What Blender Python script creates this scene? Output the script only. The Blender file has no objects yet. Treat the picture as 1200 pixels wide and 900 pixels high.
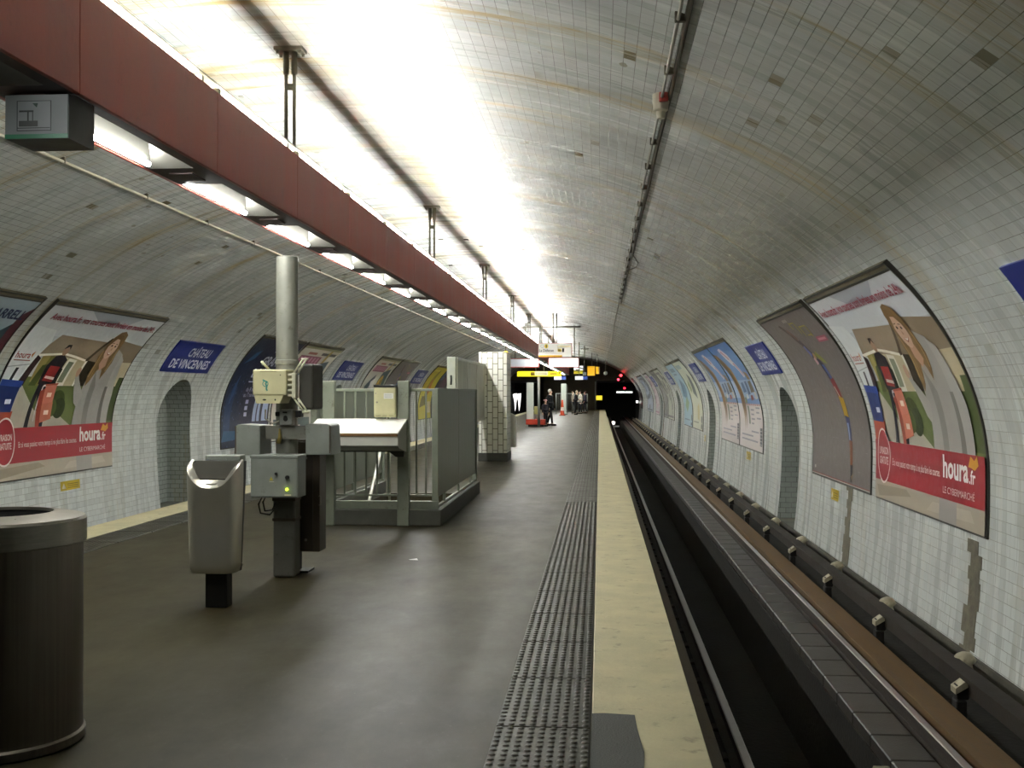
EXPO = 3.5
import bpy, bmesh, math, random
from mathutils import Vector, Matrix
random.seed(7)
S = bpy.context.scene
COL = S.collection
PI = math.pi

# ------------------------------------------------------------------ colours
def lin(h):
    h = h.lstrip('#')
    o = []
    for i in (0, 2, 4):
        c = int(h[i:i+2], 16)/255
        o.append(c/12.92 if c <= .04045 else ((c+.055)/1.055)**2.4)
    return (o[0], o[1], o[2], 1)

def nt(name):
    m = bpy.data.materials.new(name); m.use_nodes = True
    n = m.node_tree.nodes; l = m.node_tree.links
    return m, n, l, n['Principled BSDF']

def mathn(n, l, op, a, b=None, clamp=False):
    d = n.new('ShaderNodeMath'); d.operation = op; d.use_clamp = clamp
    for i, v in enumerate((a, b)):
        if v is None: continue
        if isinstance(v, (int, float)): d.inputs[i].default_value = v
        else: l.new(v, d.inputs[i])
    return d.outputs[0]

def mixc(n, l, fac, a, b, mode='MIX'):
    d = n.new('ShaderNodeMix'); d.data_type = 'RGBA'; d.blend_type = mode
    for i, v in ((0, fac), (6, a), (7, b)):
        if isinstance(v, (int, float)): d.inputs[i].default_value = v
        elif isinstance(v, tuple): d.inputs[i].default_value = v
        else: l.new(v, d.inputs[i])
    return d.outputs[2]

def ramp(n, l, v, stops):
    r = n.new('ShaderNodeValToRGB'); e = r.color_ramp.elements
    while len(e) < len(stops): e.new(.5)
    for x, (p, c) in zip(e, stops):
        x.position = p; x.color = c if isinstance(c, tuple) else (c, c, c, 1)
    l.new(v, r.inputs[0]); return r.outputs[0]

def noise(n, l, vec, scale, detail=3, rough=.55, stretch=None):
    if stretch:
        mp = n.new('ShaderNodeMapping'); mp.inputs['Scale'].default_value = stretch
        l.new(vec, mp.inputs[0]); vec = mp.outputs[0]
    t = n.new('ShaderNodeTexNoise'); t.inputs['Scale'].default_value = scale
    t.inputs['Detail'].default_value = detail; t.inputs['Roughness'].default_value = rough
    l.new(vec, t.inputs['Vector']); return t.outputs['Fac']

MC = {}
def mat(name, hexc, rough=.5, metal=0., var=.12, vs=6., bump=0., bs=60., stretch=None, wear=None, emit=0, spec=.5):
    """plain surface: base colour, blotchy variation, optional wear colour and fine bump"""
    if name in MC: return MC[name]
    m, n, l, b = nt(name)
    tc = n.new('ShaderNodeTexCoord').outputs['Object']
    f = noise(n, l, tc, vs, 4, .6, stretch)
    c = lin(hexc)
    dk = tuple(x*(1-var) for x in c[:3])+(1,); lt = tuple(min(1, x*(1+var)) for x in c[:3])+(1,)
    col = ramp(n, l, f, [(.3, dk), (.7, lt)])
    if wear:
        f2 = noise(n, l, tc, vs*2.3, 5, .7)
        col = mixc(n, l, ramp(n, l, f2, [(.58, 0.), (.72, .8)]), col, lin(wear))
    l.new(col, b.inputs['Base Color'])
    r = ramp(n, l, f, [(.2, max(.03, rough-.08)), (.8, min(1, rough+.08))])
    l.new(r, b.inputs['Roughness'])
    b.inputs['Metallic'].default_value = metal
    b.inputs['Specular IOR Level'].default_value = spec
    if bump:
        bp = n.new('ShaderNodeBump'); bp.inputs['Strength'].default_value = bump; bp.inputs['Distance'].default_value = .01
        l.new(noise(n, l, tc, bs, 3), bp.inputs['Height']); l.new(bp.outputs[0], b.inputs['Normal'])
    if emit:
        b.inputs['Emission Color'].default_value = c; b.inputs['Emission Strength'].default_value = emit
    MC[name] = m; return m

def ink(h):
    return mat('ink_'+h, h, .38, 0, .05, 9)

def tile_mat(name, base, grout, w, h, mort, dirt=1., holes=1., rough=.25, courses=False):
    if name in MC: return MC[name]
    m, n, l, b = nt(name)
    uv = n.new('ShaderNodeUVMap'); uv.uv_map = 'UVMap'; uv = uv.outputs[0]
    def brick(c1, c2, mo, ms):
        t = n.new('ShaderNodeTexBrick'); l.new(uv, t.inputs['Vector'])
        t.inputs['Scale'].default_value = 1; t.inputs['Brick Width'].default_value = w; t.inputs['Row Height'].default_value = h
        t.inputs['Mortar Size'].default_value = ms; t.inputs['Mortar Smooth'].default_value = .2
        t.inputs['Color1'].default_value = c1; t.inputs['Color2'].default_value = c2; t.inputs['Mortar'].default_value = mo
        return t
    c = lin(base); g = lin(grout)
    t1 = brick(tuple(x*.9 for x in c[:3])+(1,), tuple(min(1, x*1.08) for x in c[:3])+(1,), g, mort)
    col = t1.outputs['Color']
    dz = None
    if courses:                               # walls are washed up to arm's reach, the vault above is not
        tcz = n.new('ShaderNodeTexCoord').outputs['Object']; sz = n.new('ShaderNodeSeparateXYZ'); l.new(tcz, sz.inputs[0])
        mr = n.new('ShaderNodeMapRange'); l.new(sz.outputs[2], mr.inputs[0])
        for i_, v_ in ((1, 1.6), (2, 4.0), (3, .22), (4, 1.0)): mr.inputs[i_].default_value = v_
        dz = mr.outputs[0]
    def dd(x): return mathn(n, l, 'MULTIPLY', dz, x) if dz is not None else x
    if courses:                               # wider joints along the courses
        sx = n.new('ShaderNodeSeparateXYZ'); l.new(uv, sx.inputs[0])
        fr = mathn(n, l, 'FRACT', mathn(n, l, 'DIVIDE', sx.outputs[1], h))
        ed = mathn(n, l, 'LESS_THAN', mathn(n, l, 'ABSOLUTE', mathn(n, l, 'SUBTRACT', fr, .5)), .5-.0034/h)
        gone = ramp(n, l, noise(n, l, uv, .5, 3), [(.35, .25), (.6, 1.)])
        col = mixc(n, l, mathn(n, l, 'MULTIPLY', mathn(n, l, 'MULTIPLY', mathn(n, l, 'SUBTRACT', 1., ed), dd(1.)), gone), col, lin('4a4941'))
    # long smears that run across the vault (along the arc)
    f1 = noise(n, l, uv, 1., 5, .62, (2.6, .16, 1))
    col = mixc(n, l, ramp(n, l, f1, [(.36, 0.), (.5, .25), (.64, 1.)]), mixc(n, l, dd(.55*dirt), col, lin('666863')), col)
    f2 = noise(n, l, uv, 1., 6, .7, (7., .22, 1))
    col = mixc(n, l, mathn(n, l, 'MULTIPLY', ramp(n, l, f2, [(.52, 0.), (.7, 1.)]), .34*dirt), col, lin('e9e8de'))
    # rusty seepage streaks
    f3 = noise(n, l, uv, 1., 5, .6, (1.15, .13, 1))
    f3b = noise(n, l, uv, 1., 4, .7, (9., .7, 1))
    s = mathn(n, l, 'MULTIPLY', ramp(n, l, f3, [(.53, 0.), (.62, 1.)]), ramp(n, l, f3b, [(.40, 0.), (.58, 1.)]))
    col = mixc(n, l, mathn(n, l, 'MULTIPLY', s, dd(.8*dirt)), col, lin('a08a45'))
    rr = noise(n, l, uv, 1., 3, .6, (1.7, .6, 1))
    if holes:
        rb = brick((0, 0, 0, 1), (1, 1, 1, 1), (0, 0, 0, 1), .0)
        k = mathn(n, l, 'GREATER_THAN', rb.outputs['Color'], .985)
        k = mathn(n, l, 'MULTIPLY', k, ramp(n, l, noise(n, l, uv, .35, 2), [(.5, 0.), (.54, 1.)]))
        vo = n.new('ShaderNodeTexVoronoi'); vo.inputs['Scale'].default_value = 1.
        mp = n.new('ShaderNodeMapping'); mp.inputs['Scale'].default_value = (1.2, 2.1, 1); l.new(uv, mp.inputs[0]); l.new(mp.outputs[0], vo.inputs['Vector'])
        chip = mathn(n, l, 'LESS_THAN', mathn(n, l, 'ADD', vo.outputs['Distance'], mathn(n, l, 'MULTIPLY', noise(n, l, uv, 14, 3), .06)), .105)
        k = mathn(n, l, 'MAXIMUM', k, mathn(n, l, 'MULTIPLY', chip, .75))
        col = mixc(n, l, mathn(n, l, 'MULTIPLY', k, dd(holes), True), col, lin('6e6648'))
        # shade between the uplight bands painted dark along the crown, plus yellowish tint
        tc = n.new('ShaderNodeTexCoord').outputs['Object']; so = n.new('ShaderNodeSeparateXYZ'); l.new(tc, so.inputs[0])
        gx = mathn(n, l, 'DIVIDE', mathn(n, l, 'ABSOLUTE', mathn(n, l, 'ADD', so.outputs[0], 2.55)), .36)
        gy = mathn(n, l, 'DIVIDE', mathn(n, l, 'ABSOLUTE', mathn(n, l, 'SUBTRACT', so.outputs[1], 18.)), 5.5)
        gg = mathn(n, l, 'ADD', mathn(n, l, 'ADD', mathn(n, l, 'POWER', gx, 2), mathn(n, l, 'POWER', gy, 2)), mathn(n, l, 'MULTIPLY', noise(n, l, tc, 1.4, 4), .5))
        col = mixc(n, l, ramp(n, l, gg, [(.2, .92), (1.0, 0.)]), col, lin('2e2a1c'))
        gz = mathn(n, l, 'ADD', mathn(n, l, 'MULTIPLY', gx, .4), mathn(n, l, 'MULTIPLY', noise(n, l, tc, .8, 4), .8))
        col = mixc(n, l, ramp(n, l, gz, [(.35, .6), (.9, 0.)]), col, lin('ab9c62'))
    l.new(col, b.inputs['Base Color'])
    l.new(mathn(n, l, 'ADD', ramp(n, l, f1, [(.3, rough+.2), (.65, rough)]), mathn(n, l, 'MULTIPLY', t1.outputs['Fac'], .4), True), b.inputs['Roughness'])
    bp = n.new('ShaderNodeBump'); bp.inputs['Strength'].default_value = .35; bp.inputs['Distance'].default_value = .004
    hgt = mathn(n, l, 'SUBTRACT', mathn(n, l, 'MULTIPLY', rr, 1.2), t1.outputs['Fac'])
    l.new(hgt, bp.inputs['Height']); l.new(bp.outputs[0], b.inputs['Normal'])
    MC[name] = m; return m

# ------------------------------------------------------------------ mesh helpers
def wloc(o):
    v = Vector((0, 0, 0))
    while o is not None:
        v = v + o.location; o = o.parent
    return v

def obj(name, bm, mats, parent=None, smooth=False, origin=None):
    if not isinstance(mats, (list, tuple)): mats = [mats]
    off = wloc(parent) if parent else Vector(origin or (0, 0, 0))
    if off.length: bmesh.ops.translate(bm, vec=-off, verts=bm.verts)
    me = bpy.data.meshes.new(name); bm.to_mesh(me); bm.free()
    for m in mats: me.materials.append(m)
    if smooth:
        for p in me.polygons: p.use_smooth = True
    o = bpy.data.objects.new(name, me); COL.objects.link(o)
    if parent: o.parent = parent
    elif origin: o.location = origin
    return o

def autosmooth(o, ang=35):
    me = o.data
    for p in me.polygons: p.use_smooth = True
    me.set_sharp_from_angle(angle=math.radians(ang)); return o

def tag(o, label, cat, group=None, kind=None):
    o['label'] = label; o['category'] = cat
    if group: o['group'] = group
    if kind: o['kind'] = kind
    return o

def struct(o, kind='structure'):
    o['kind'] = kind; return o

def thing(name, loc, label, cat, group=None):
    o = bpy.data.objects.new(name, None); COL.objects.link(o); o.location = loc
    o.empty_display_size = .2
    return tag(o, label, cat, group)

def copytree(o, parent=None):
    c = o.copy(); COL.objects.link(c)
    if parent: c.parent = parent
    for ch in list(o.children): copytree(ch, c)
    return c

def BM(): return bmesh.new()

def box(bm, x0, x1, y0, y1, z0, z1, bev=0., mi=0, M=None, seg=2):
    r = bmesh.ops.create_cube(bm, size=1)
    vs = r['verts']
    for v in vs:
        v.co = Vector(((x0+x1)/2+v.co.x*(x1-x0), (y0+y1)/2+v.co.y*(y1-y0), (z0+z1)/2+v.co.z*(z1-z0)))
    fs = list({f for v in vs for f in v.link_faces})
    if bev:
        es = list({e for v in vs for e in v.link_edges})
        rr = bmesh.ops.bevel(bm, geom=es, offset=bev, segments=seg, affect='EDGES', profile=.5)
        fs = list({f for v in rr['verts'] for f in v.link_faces} | set(rr['faces']))
    for f in fs: f.material_index = mi
    if M: bmesh.ops.transform(bm, matrix=M, verts=list({v for f in fs for v in f.verts}))
    return fs

def frame_of(d):
    d = d.normalized(); a = Vector((0, 0, 1)) if abs(d.z) < .9 else Vector((1, 0, 0))
    u = d.cross(a).normalized(); return u, d.cross(u).normalized()

def tube(bm, pts, r, n=8, mi=0, cap=True):
    """round tube along points; r scalar or list"""
    pts = [Vector(p) for p in pts]; rings = []
    for i, p in enumerate(pts):
        d = (pts[min(i+1, len(pts)-1)]-pts[max(i-1, 0)])
        u, w = frame_of(d); rad = r[i] if isinstance(r, (list, tuple)) else r
        if i and rings:
            pass
        rings.append([bm.verts.new(p+(u*math.cos(2*PI*k/n)+w*math.sin(2*PI*k/n))*rad) for k in range(n)])
    for a, c in zip(rings, rings[1:]):
        for k in range(n):
            f = bm.faces.new((a[k], a[(k+1) % n], c[(k+1) % n], c[k])); f.material_index = mi; f.smooth = True
    if cap:
        for q in (rings[0][::-1], rings[-1]):
            f = bm.faces.new(q); f.material_index = mi

def lathe(bm, cx, cy, prof, n=40, mi=0, axis='z'):
    rings = []
    for r, z in prof:
        rings.append([bm.verts.new((cx+r*math.cos(2*PI*k/n), cy+r*math.sin(2*PI*k/n), z)) for k in range(n)])
    for a, c in zip(rings, rings[1:]):
        for k in range(n):
            f = bm.faces.new((a[k], a[(k+1) % n], c[(k+1) % n], c[k])); f.material_index = mi
    return rings

def prism(bm, pts, axis, a, b, mi=0):
    """closed polygon pts (2D) extruded along axis from a to b. x: pts=(y,z); y: pts=(x,z); z: pts=(x,y)"""
    def P(p, t):
        return {'x': (t, p[0], p[1]), 'y': (p[0], t, p[1]), 'z': (p[0], p[1], t)}[axis]
    A = [bm.verts.new(P(p, a)) for p in pts]; B = [bm.verts.new(P(p, b)) for p in pts]
    n = len(pts); fs = [bm.faces.new(A[::-1]), bm.faces.new(B)]
    for k in range(n): fs.append(bm.faces.new((A[k], A[(k+1) % n], B[(k+1) % n], B[k])))
    for f in fs: f.material_index = mi
    bmesh.ops.recalc_face_normals(bm, faces=fs)
    return fs

# ------------------------------------------------------------------ the vault profile (flattened ellipse, walls leaning in at the foot)
CX, CZ, EA, EB, EB2 = -2.99, .825, 6.77, 4.125, 10.
_pts = []
for i in range(13):
    z = -1.25+(CZ+1.25)*i/12
    _pts.append((EA*math.sqrt(1-((z-CZ)/EB2)**2), z))
for i in range(1, 121):
    a = PI/2*i/120
    _pts.append((EA*math.cos(a), CZ+EB*math.sin(a)))
_ts = [0.]
for p, q in zip(_pts, _pts[1:]): _ts.append(_ts[-1]+math.hypot(q[0]-p[0], q[1]-p[1]))
THALF = _ts[-1]

def tz(z):
    for i in range(len(_pts)-1):
        if _pts[i+1][1] >= z:
            k = (z-_pts[i][1])/(_pts[i+1][1]-_pts[i][1]); return _ts[i]+k*(_ts[i+1]-_ts[i])
    return THALF

def tx(x):
    """arc position of horizontal distance x from the crown line, upper part"""
    x = abs(x)
    for i in range(13, len(_pts)-1):
        if _pts[i+1][0] <= x:
            k = (_pts[i][0]-x)/(_pts[i][0]-_pts[i+1][0]); return _ts[i]+k*(_ts[i+1]-_ts[i])
    return THALF

def PT(side, Y, t, off=0.):
    t = min(max(t, 0), THALF)
    lo, hi = 0, len(_ts)-1
    while hi-lo > 1:
        md = (lo+hi)//2
        if _ts[md] <= t: lo = md
        else: hi = md
    k = (t-_ts[lo])/(_ts[hi]-_ts[lo])
    (x0, z0), (x1, z1) = _pts[lo], _pts[hi]
    x = x0+k*(x1-x0); z = z0+k*(z1-z0)
    if z > CZ: nx, nz = x/EA**2, (z-CZ)/EB**2
    else: nx, nz = x/EA**2, (z-CZ)/EB2**2
    L = math.hypot(nx, nz); nx /= -L; nz /= -L
    x += nx*off; z += nz*off
    return Vector((CX+x, Y, z)) if side == 'R' else Vector((CX-x, Y, z))

YA, YB = -10., 107.
WALLTOP = 3.3
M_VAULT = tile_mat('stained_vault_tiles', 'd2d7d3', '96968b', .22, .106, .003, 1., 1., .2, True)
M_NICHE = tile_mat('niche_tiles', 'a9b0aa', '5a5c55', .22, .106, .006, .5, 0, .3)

def shell(name, stations, m, ycuts):
    """solid strip of vault; stations: list of (side,t,v)"""
    bm = BM(); uvl = bm.loops.layers.uv.new('UVMap')
    I = [[bm.verts.new(PT(s, y, t)) for (s, t, v) in stations] for y in ycuts]
    O = [[bm.verts.new(PT(s, y, t, -1.)) for (s, t, v) in stations] for y in ycuts]
    def face(vs, uvs):
        f = bm.faces.new(vs)
        for lp, q in zip(f.loops, uvs): lp[uvl].uv = q
        f.smooth = True
    n = len(stations)
    for j in range(len(ycuts)-1):
        for i in range(n-1):
            q = [(ycuts[j], stations[i][2]), (ycuts[j], stations[i+1][2]), (ycuts[j+1], stations[i+1][2]), (ycuts[j+1], stations[i][2])]
            face((I[j][i], I[j][i+1], I[j+1][i+1], I[j+1][i]), q)
            face((O[j][i], O[j+1][i], O[j+1][i+1], O[j][i+1]), q)
        for i in (0, n-1):
            f = [I[j][i], I[j+1][i], O[j+1][i], O[j][i]]
            face(f if i == 0 else f[::-1], [(0, 0)]*4)
    for j in (0, len(ycuts)-1):
        for i in range(n-1):
            face((I[j][i], O[j][i], O[j][i+1], I[j][i+1]) if j == 0 else (I[j][i], I[j][i+1], O[j][i+1], O[j][i]), [(0, 0)]*4)
    bmesh.ops.recalc_face_normals(bm, faces=bm.faces)
    return obj(name, bm, m)

ycuts = [YA+(YB-YA)*i/26 for i in range(27)]
TW = tz(WALLTOP)
ns = 40
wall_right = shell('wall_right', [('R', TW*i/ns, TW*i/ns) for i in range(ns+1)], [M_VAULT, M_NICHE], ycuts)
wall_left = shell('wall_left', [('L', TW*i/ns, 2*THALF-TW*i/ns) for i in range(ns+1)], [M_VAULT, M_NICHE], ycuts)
nc = 36
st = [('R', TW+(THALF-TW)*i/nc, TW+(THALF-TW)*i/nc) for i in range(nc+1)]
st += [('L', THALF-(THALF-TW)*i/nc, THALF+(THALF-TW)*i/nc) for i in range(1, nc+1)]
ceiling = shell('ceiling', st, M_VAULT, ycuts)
for o in (wall_right, wall_left, ceiling): struct(o); o.data.set_sharp_from_angle(angle=math.radians(30))

def cut_niches(wall, side, spans, ztop):
    bm = BM(); uvl = bm.loops.layers.uv.new('UVMap')
    for (y0, y1) in spans:
        w = y1-y0; r = w/2; pts = [(y0, -.95), (y1, -.95)]
        zs = ztop-r*.95
        for k in range(17):
            a = PI*k/16; pts.append((y0+r+r*math.cos(a), zs+r*.95*math.sin(a)))
        xa, xb = (3.0, 4.33) if side == 'R' else (2*CX-3.0, 2*CX-4.33)
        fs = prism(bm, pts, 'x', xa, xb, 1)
        for f in fs:
            for lp in f.loops:
                c = lp.vert.co
                lp[uvl].uv = (c.y, c.z) if abs(f.normal.x) > .5 else (c.x if abs(f.normal.y) > .3 else c.y, c.z)
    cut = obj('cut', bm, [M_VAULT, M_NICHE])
    md = wall.modifiers.new('b', 'BOOLEAN'); md.operation = 'DIFFERENCE'; md.object = cut; md.solver = 'EXACT'
    dg = bpy.context.evaluated_depsgraph_get()
    me = bpy.data.meshes.new_from_object(wall.evaluated_get(dg))
    wall.modifiers.clear(); wall.data = me
    bpy.data.objects.remove(cut)
    for p in me.polygons: p.use_smooth = True
    me.set_sharp_from_angle(angle=math.radians(30))

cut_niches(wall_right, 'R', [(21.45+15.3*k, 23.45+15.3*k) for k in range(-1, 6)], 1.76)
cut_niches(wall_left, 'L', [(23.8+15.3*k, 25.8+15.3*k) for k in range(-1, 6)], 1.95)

# ------------------------------------------------------------------ platform
PXL, PXR = -6.22, .48
def floor_mat():
    m, n, l, b = nt('worn_painted_floor'); b.inputs['Specular IOR Level'].default_value = .09
    tc = n.new('ShaderNodeTexCoord').outputs['Object']
    f1 = noise(n, l, tc, .55, 5, .6); f2 = noise(n, l, tc, 3.2, 6, .7, (1, .5, 1)); f3 = noise(n, l, tc, 40, 3)
    c = ramp(n, l, f1, [(.32, lin('2f2c20')), (.5, lin('373324')), (.7, lin('3f3b2b'))])
    c = mixc(n, l, ramp(n, l, f2, [(.5, 0.), (.75, .35)]), c, lin('2a2b28'))
    c = mixc(n, l, ramp(n, l, f2, [(.25, .3), (.42, 0.)]), c, lin('4e4a3b'))
    c = mixc(n, l, ramp(n, l, f3, [(.66, 0.), (.74, .3)]), c, lin('68655a'))
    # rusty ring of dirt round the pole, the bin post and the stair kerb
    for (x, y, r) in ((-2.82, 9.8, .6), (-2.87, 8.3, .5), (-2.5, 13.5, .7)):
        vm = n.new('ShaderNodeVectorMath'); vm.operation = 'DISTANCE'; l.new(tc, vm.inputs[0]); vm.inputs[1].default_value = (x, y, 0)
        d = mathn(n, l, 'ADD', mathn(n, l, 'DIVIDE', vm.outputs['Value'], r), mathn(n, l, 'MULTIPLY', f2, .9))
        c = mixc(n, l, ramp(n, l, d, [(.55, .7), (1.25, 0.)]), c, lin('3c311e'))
    l.new(c, b.inputs['Base Color'])
    l.new(ramp(n, l, f2, [(.3, .4), (.7, .48)]), b.inputs['Roughness'])
    bp = n.new('ShaderNodeBump'); bp.inputs['Strength'].default_value = .08; bp.inputs['Distance'].default_value = .004
    l.new(noise(n, l, tc, 9, 6, .7), bp.inputs['Height']); l.new(bp.outputs[0], b.inputs['Normal'])
    return m
M_FLOOR = floor_mat()
M_CONC = mat('grimy_concrete', '4a463c', .85, 0, .35, 2.2, .5, 30, wear='2e2b25')
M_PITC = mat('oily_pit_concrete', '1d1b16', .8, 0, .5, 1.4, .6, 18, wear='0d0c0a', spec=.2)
M_PALE = mat('pale_worn_edge_paint', 'aea684', .6, 0, .16, 2.6, .3, 40, wear='6c6657')
HX0, HX1, HY0, HY1 = -3.48, -2.16, 13.95, 18.0
bm = BM()
for (x0, x1, y0, y1) in ((PXL, HX0, YA, YB), (HX1, PXR, YA, YB), (HX0, HX1, YA, HY0), (HX0, HX1, HY1, YB)):
    box(bm, x0, x1, y0, y1, -1.2, 0)
struct(obj('floor', bm, M_FLOOR))
# stairs going down inside the railing, towards the camera
bm = BM()
for k in range(6):
    box(bm, HX0, HX1, HY1-.42*(k+1), HY1-.42*k, -1.2, -.17*(k+1)+.0, .01)
box(bm, HX0, HX1, HY0, HY1-.42*6, -1.25, -1.19)
struct(obj('floor_stair_flight', bm, mat('stair_stone', '77725f', .7, 0, .2, 5)))

def edge(name, x0, x1):
    bm = BM(); box(bm, x0, x1, YA, YB, -.16, .008, .006)
    o = struct(obj(name, bm, M_PALE)); return o
edge('trim_1', -.04, PXR+.012); edge('trim_2', PXL-.012, -5.74)
bm = BM()
pp = [(-.042, 3.9), (.20, 3.9), (.215, 4.4), (.185, 4.75), (.2, 5.1), (.18, 5.45), (.175, 5.68), (.02, 5.7), (-.042, 5.69)]
prism(bm, pp, 'z', .002, .0125)
struct(obj('trim_3', bm, mat('dark_asphalt_patch', '3f403c', .75, 0, .15, 30, .4, 90)))

# tactile paving: slabs with rows of studs
M_TACT = mat('rubber_studded_paving', '2f2d22', .4, 0, .22, 5., .1, 80, wear='242218', spec=.3)
def tactile(name, x0, x1, y0, y1, near):
    bm = BM(); L = .935; k0 = int(y0/L)-1
    y = y0
    while y < y1:
        box(bm, x0+.006, x1-.006, y+.009, y+L-.009, -.01, .009, .002 if y < 25 else 0, 0, None, 1)
        for i in range(9):
            for j in range(14):
                cx = x0+(x1-x0)*(i+.5)/9; cy = y+L*(j+.5)/14
                n, pr = (8, ((.019, .008), (.015, .0135), (.008, .0155))) if y < near else (4, ((.017, .006), (.009, .0105)))
                rg = [[bm.verts.new((cx+r*math.cos(2*PI*q/n+.4), cy+r*math.sin(2*PI*q/n+.4), z)) for q in range(n)] for r, z in pr]
                for a, c in zip(rg, rg[1:]):
                    for q in range(n): bm.faces.new((a[q], a[(q+1) % n], c[(q+1) % n], c[q])).smooth = n > 4
                bm.faces.new(rg[-1])
        y += L
    return struct(obj(name, bm, M_TACT))
tactile('trim_4', -.515, -.045, 3.58, 104, 16)
tactile('trim_5', -5.735, -5.265, 9, 40, 0)

# ------------------------------------------------------------------ track side
ZR = -.95
bm = BM()
box(bm, PXR-.35, 1.12, YA, YB+14, -2.1, -1.14)         # shelf under the near rail
box(bm, 1.12, 2.1, YA, YB+14, -2.3, -2.1)             # pit bottom
box(bm, 2.1, 4.2, YA, YB+14, -2.3, -1.14)             # shelf on the wall side
box(bm, -11.5, PXL+.3, YA, YB+14, -1.6, -1.14)        # bed of the other track
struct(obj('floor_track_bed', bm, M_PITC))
bm = BM()
y = YA
while y < 60:                                          # tiles along the pit brim
    box(bm, 2.11, 2.44, y+.008, y+.6, -1.14, -1.03, .01, 0, None, 1); y += .61
box(bm, 2.11, 2.44, y, YB, -1.14, -1.03)
struct(obj('trim_6', bm, mat('brim_tiles', '2c2821', .55, 0, .3, 4, .2, 40, wear='2a261e')))
bm = BM(); box(bm, 1.98, 2.1, 7.75, 8.3, -1.13, -1.07, .01)
tag(obj('cover_plate', bm, mat('scuffed_plate', '7a7660', .7, 0, .5, 14, .5, 40, wear='2c2a22')), 'small scuffed concrete plate jutting from the rim of the track pit', 'plate')

M_RAILTOP = mat('polished_rail', '8f8a86', .34, .9, .05, 2, stretch=(1, .2, 1))
M_RAILSIDE = mat('rusty_rail', '2c241c', .8, .2, .3, 9, .3, 60)
def rail(name, xc, label):
    bm = BM()
    prof = [(-.07, -.17), (.07, -.17), (.07, -.15), (.012, -.13), (.012, -.05), (.034, -.035), (.034, -.006), (.026, 0), (-.026, 0), (-.034, -.006), (-.034, -.035), (-.012, -.05), (-.012, -.13), (-.07, -.15)]
    prism(bm, [(xc+a, ZR+b) for a, b in prof], 'y', YA, YB+14)
    bm.normal_update()
    for f in bm.faces:
        if f.normal.z > .5 and f.calc_center_median().z > ZR-.01: f.material_index = 1
    r = thing('running_rail', (xc, 0, ZR-.17), label, 'rail', 'rails of the near track')
    obj('rail_bar', bm, [M_RAILSIDE, M_RAILTOP], r)
    bm = BM(); y = 4.
    while y < 60: box(bm, xc-.11, xc+.11, y, y+.16, ZR-.2, ZR-.165, .008, 0, None, 1); y += .75
    cl = obj('base_plates', bm, M_RAILSIDE, r); cl['kind'] = 'stuff'
    return r
rail('running_rail', 1.035, 'shiny steel rail running close below the platform edge')
rail('running_rail', 2.545, 'shiny steel rail beside the tan tyre strip, across the pit')

def runway(xa, xb, hexc, label):
    bm = BM(); box(bm, xa, xb, YA, YB+14, ZR-.1, ZR-.005, .006)
    r = thing('tyre_runway', ((xa+xb)/2, 0, ZR-.19), label, 'track strip', 'tyre runways')
    obj('running_surface', bm, mat('runway_'+hexc, hexc, .7, .1, .2, 3, .25, 50, stretch=(6, .4, 6), wear='4c3a22'), r)
    bm = BM(); box(bm, (xa+xb)/2-.05, (xa+xb)/2+.05, YA, YB+14, ZR-.19, ZR-.095)
    obj('web', bm, M_RAILSIDE, r)
runway(2.66, 2.925, '5e4727', 'tan steel tyre runway between the far rail and the guide bar')
runway(.62, .87, '5d5343', 'dull tyre runway in the shade under the platform edge')

# guide bar with brackets and insulators
g = thing('guide_bar', (3.1, 0, -1.14), 'dark guide bar on pale insulators at the foot of the right wall', 'guide bar')
bm = BM()
prism(bm, [(3.04, -.86), (3.2, -.86), (3.2, -.845), (3.06, -.845), (3.06, -.73), (3.04, -.73)], 'y', YA, YB)
box(bm, 3.06, 3.2, YA, YB, -.745, -.73)
obj('bar', bm, mat('dark_bar', '2b251d', .7, .4, .25, 6, .2, 40), g)
bmB = BM(); box(bmB, 2.94, 3.03, -.07, .07, -1.14, -.9, .015); box(bmB, 2.95, 3.05, -.05, .05, -.9, -.78, .01)
M_BRK = mat('black_bracket', '1d1a16', .7, .3, .2, 8)
bmI = BM()
for j in range(9):
    pass
lathe(bmI, 0, 0, [(0.001, .1), (.05, .1), (.085, .075), (.1, .04), (.105, 0), (.06, -.01), (.04, -.1), (.05, -.22)], 18)
bmesh.ops.rotate(bmI, verts=bmI.verts, cent=(0, 0, 0), matrix=Matrix.Rotation(math.radians(-24), 3, 'Y'))
bmesh.ops.translate(bmI, verts=bmI.verts, vec=(3.27, 0, -.79))
bmC = BM(); prism(bmC, [(2.935, -.85), (3.035, -.79), (3.035, -.765), (3.01, -.745), (2.935, -.80)], 'y', -.07, .07)
M_INS = mat('dusty_porcelain', 'a49c84', .55, 0, .25, 12, wear='6d6450')
b0 = obj('bracket', bmB, M_BRK, g); c0 = obj('bracket_cap', bmC, M_INS, b0); i0 = obj('insulator', bmI, M_INS, g, True)
k = 0
for k in range(37):
    y = 4.15+2.69*k
    if k == 0: b, i = b0, i0
    else:
        b = b0.copy(); COL.objects.link(b); c = c0.copy(); COL.objects.link(c); c.parent = b
        i = i0.copy(); COL.objects.link(i)
    b.location.y = y; i.location.y = y+.75

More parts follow.
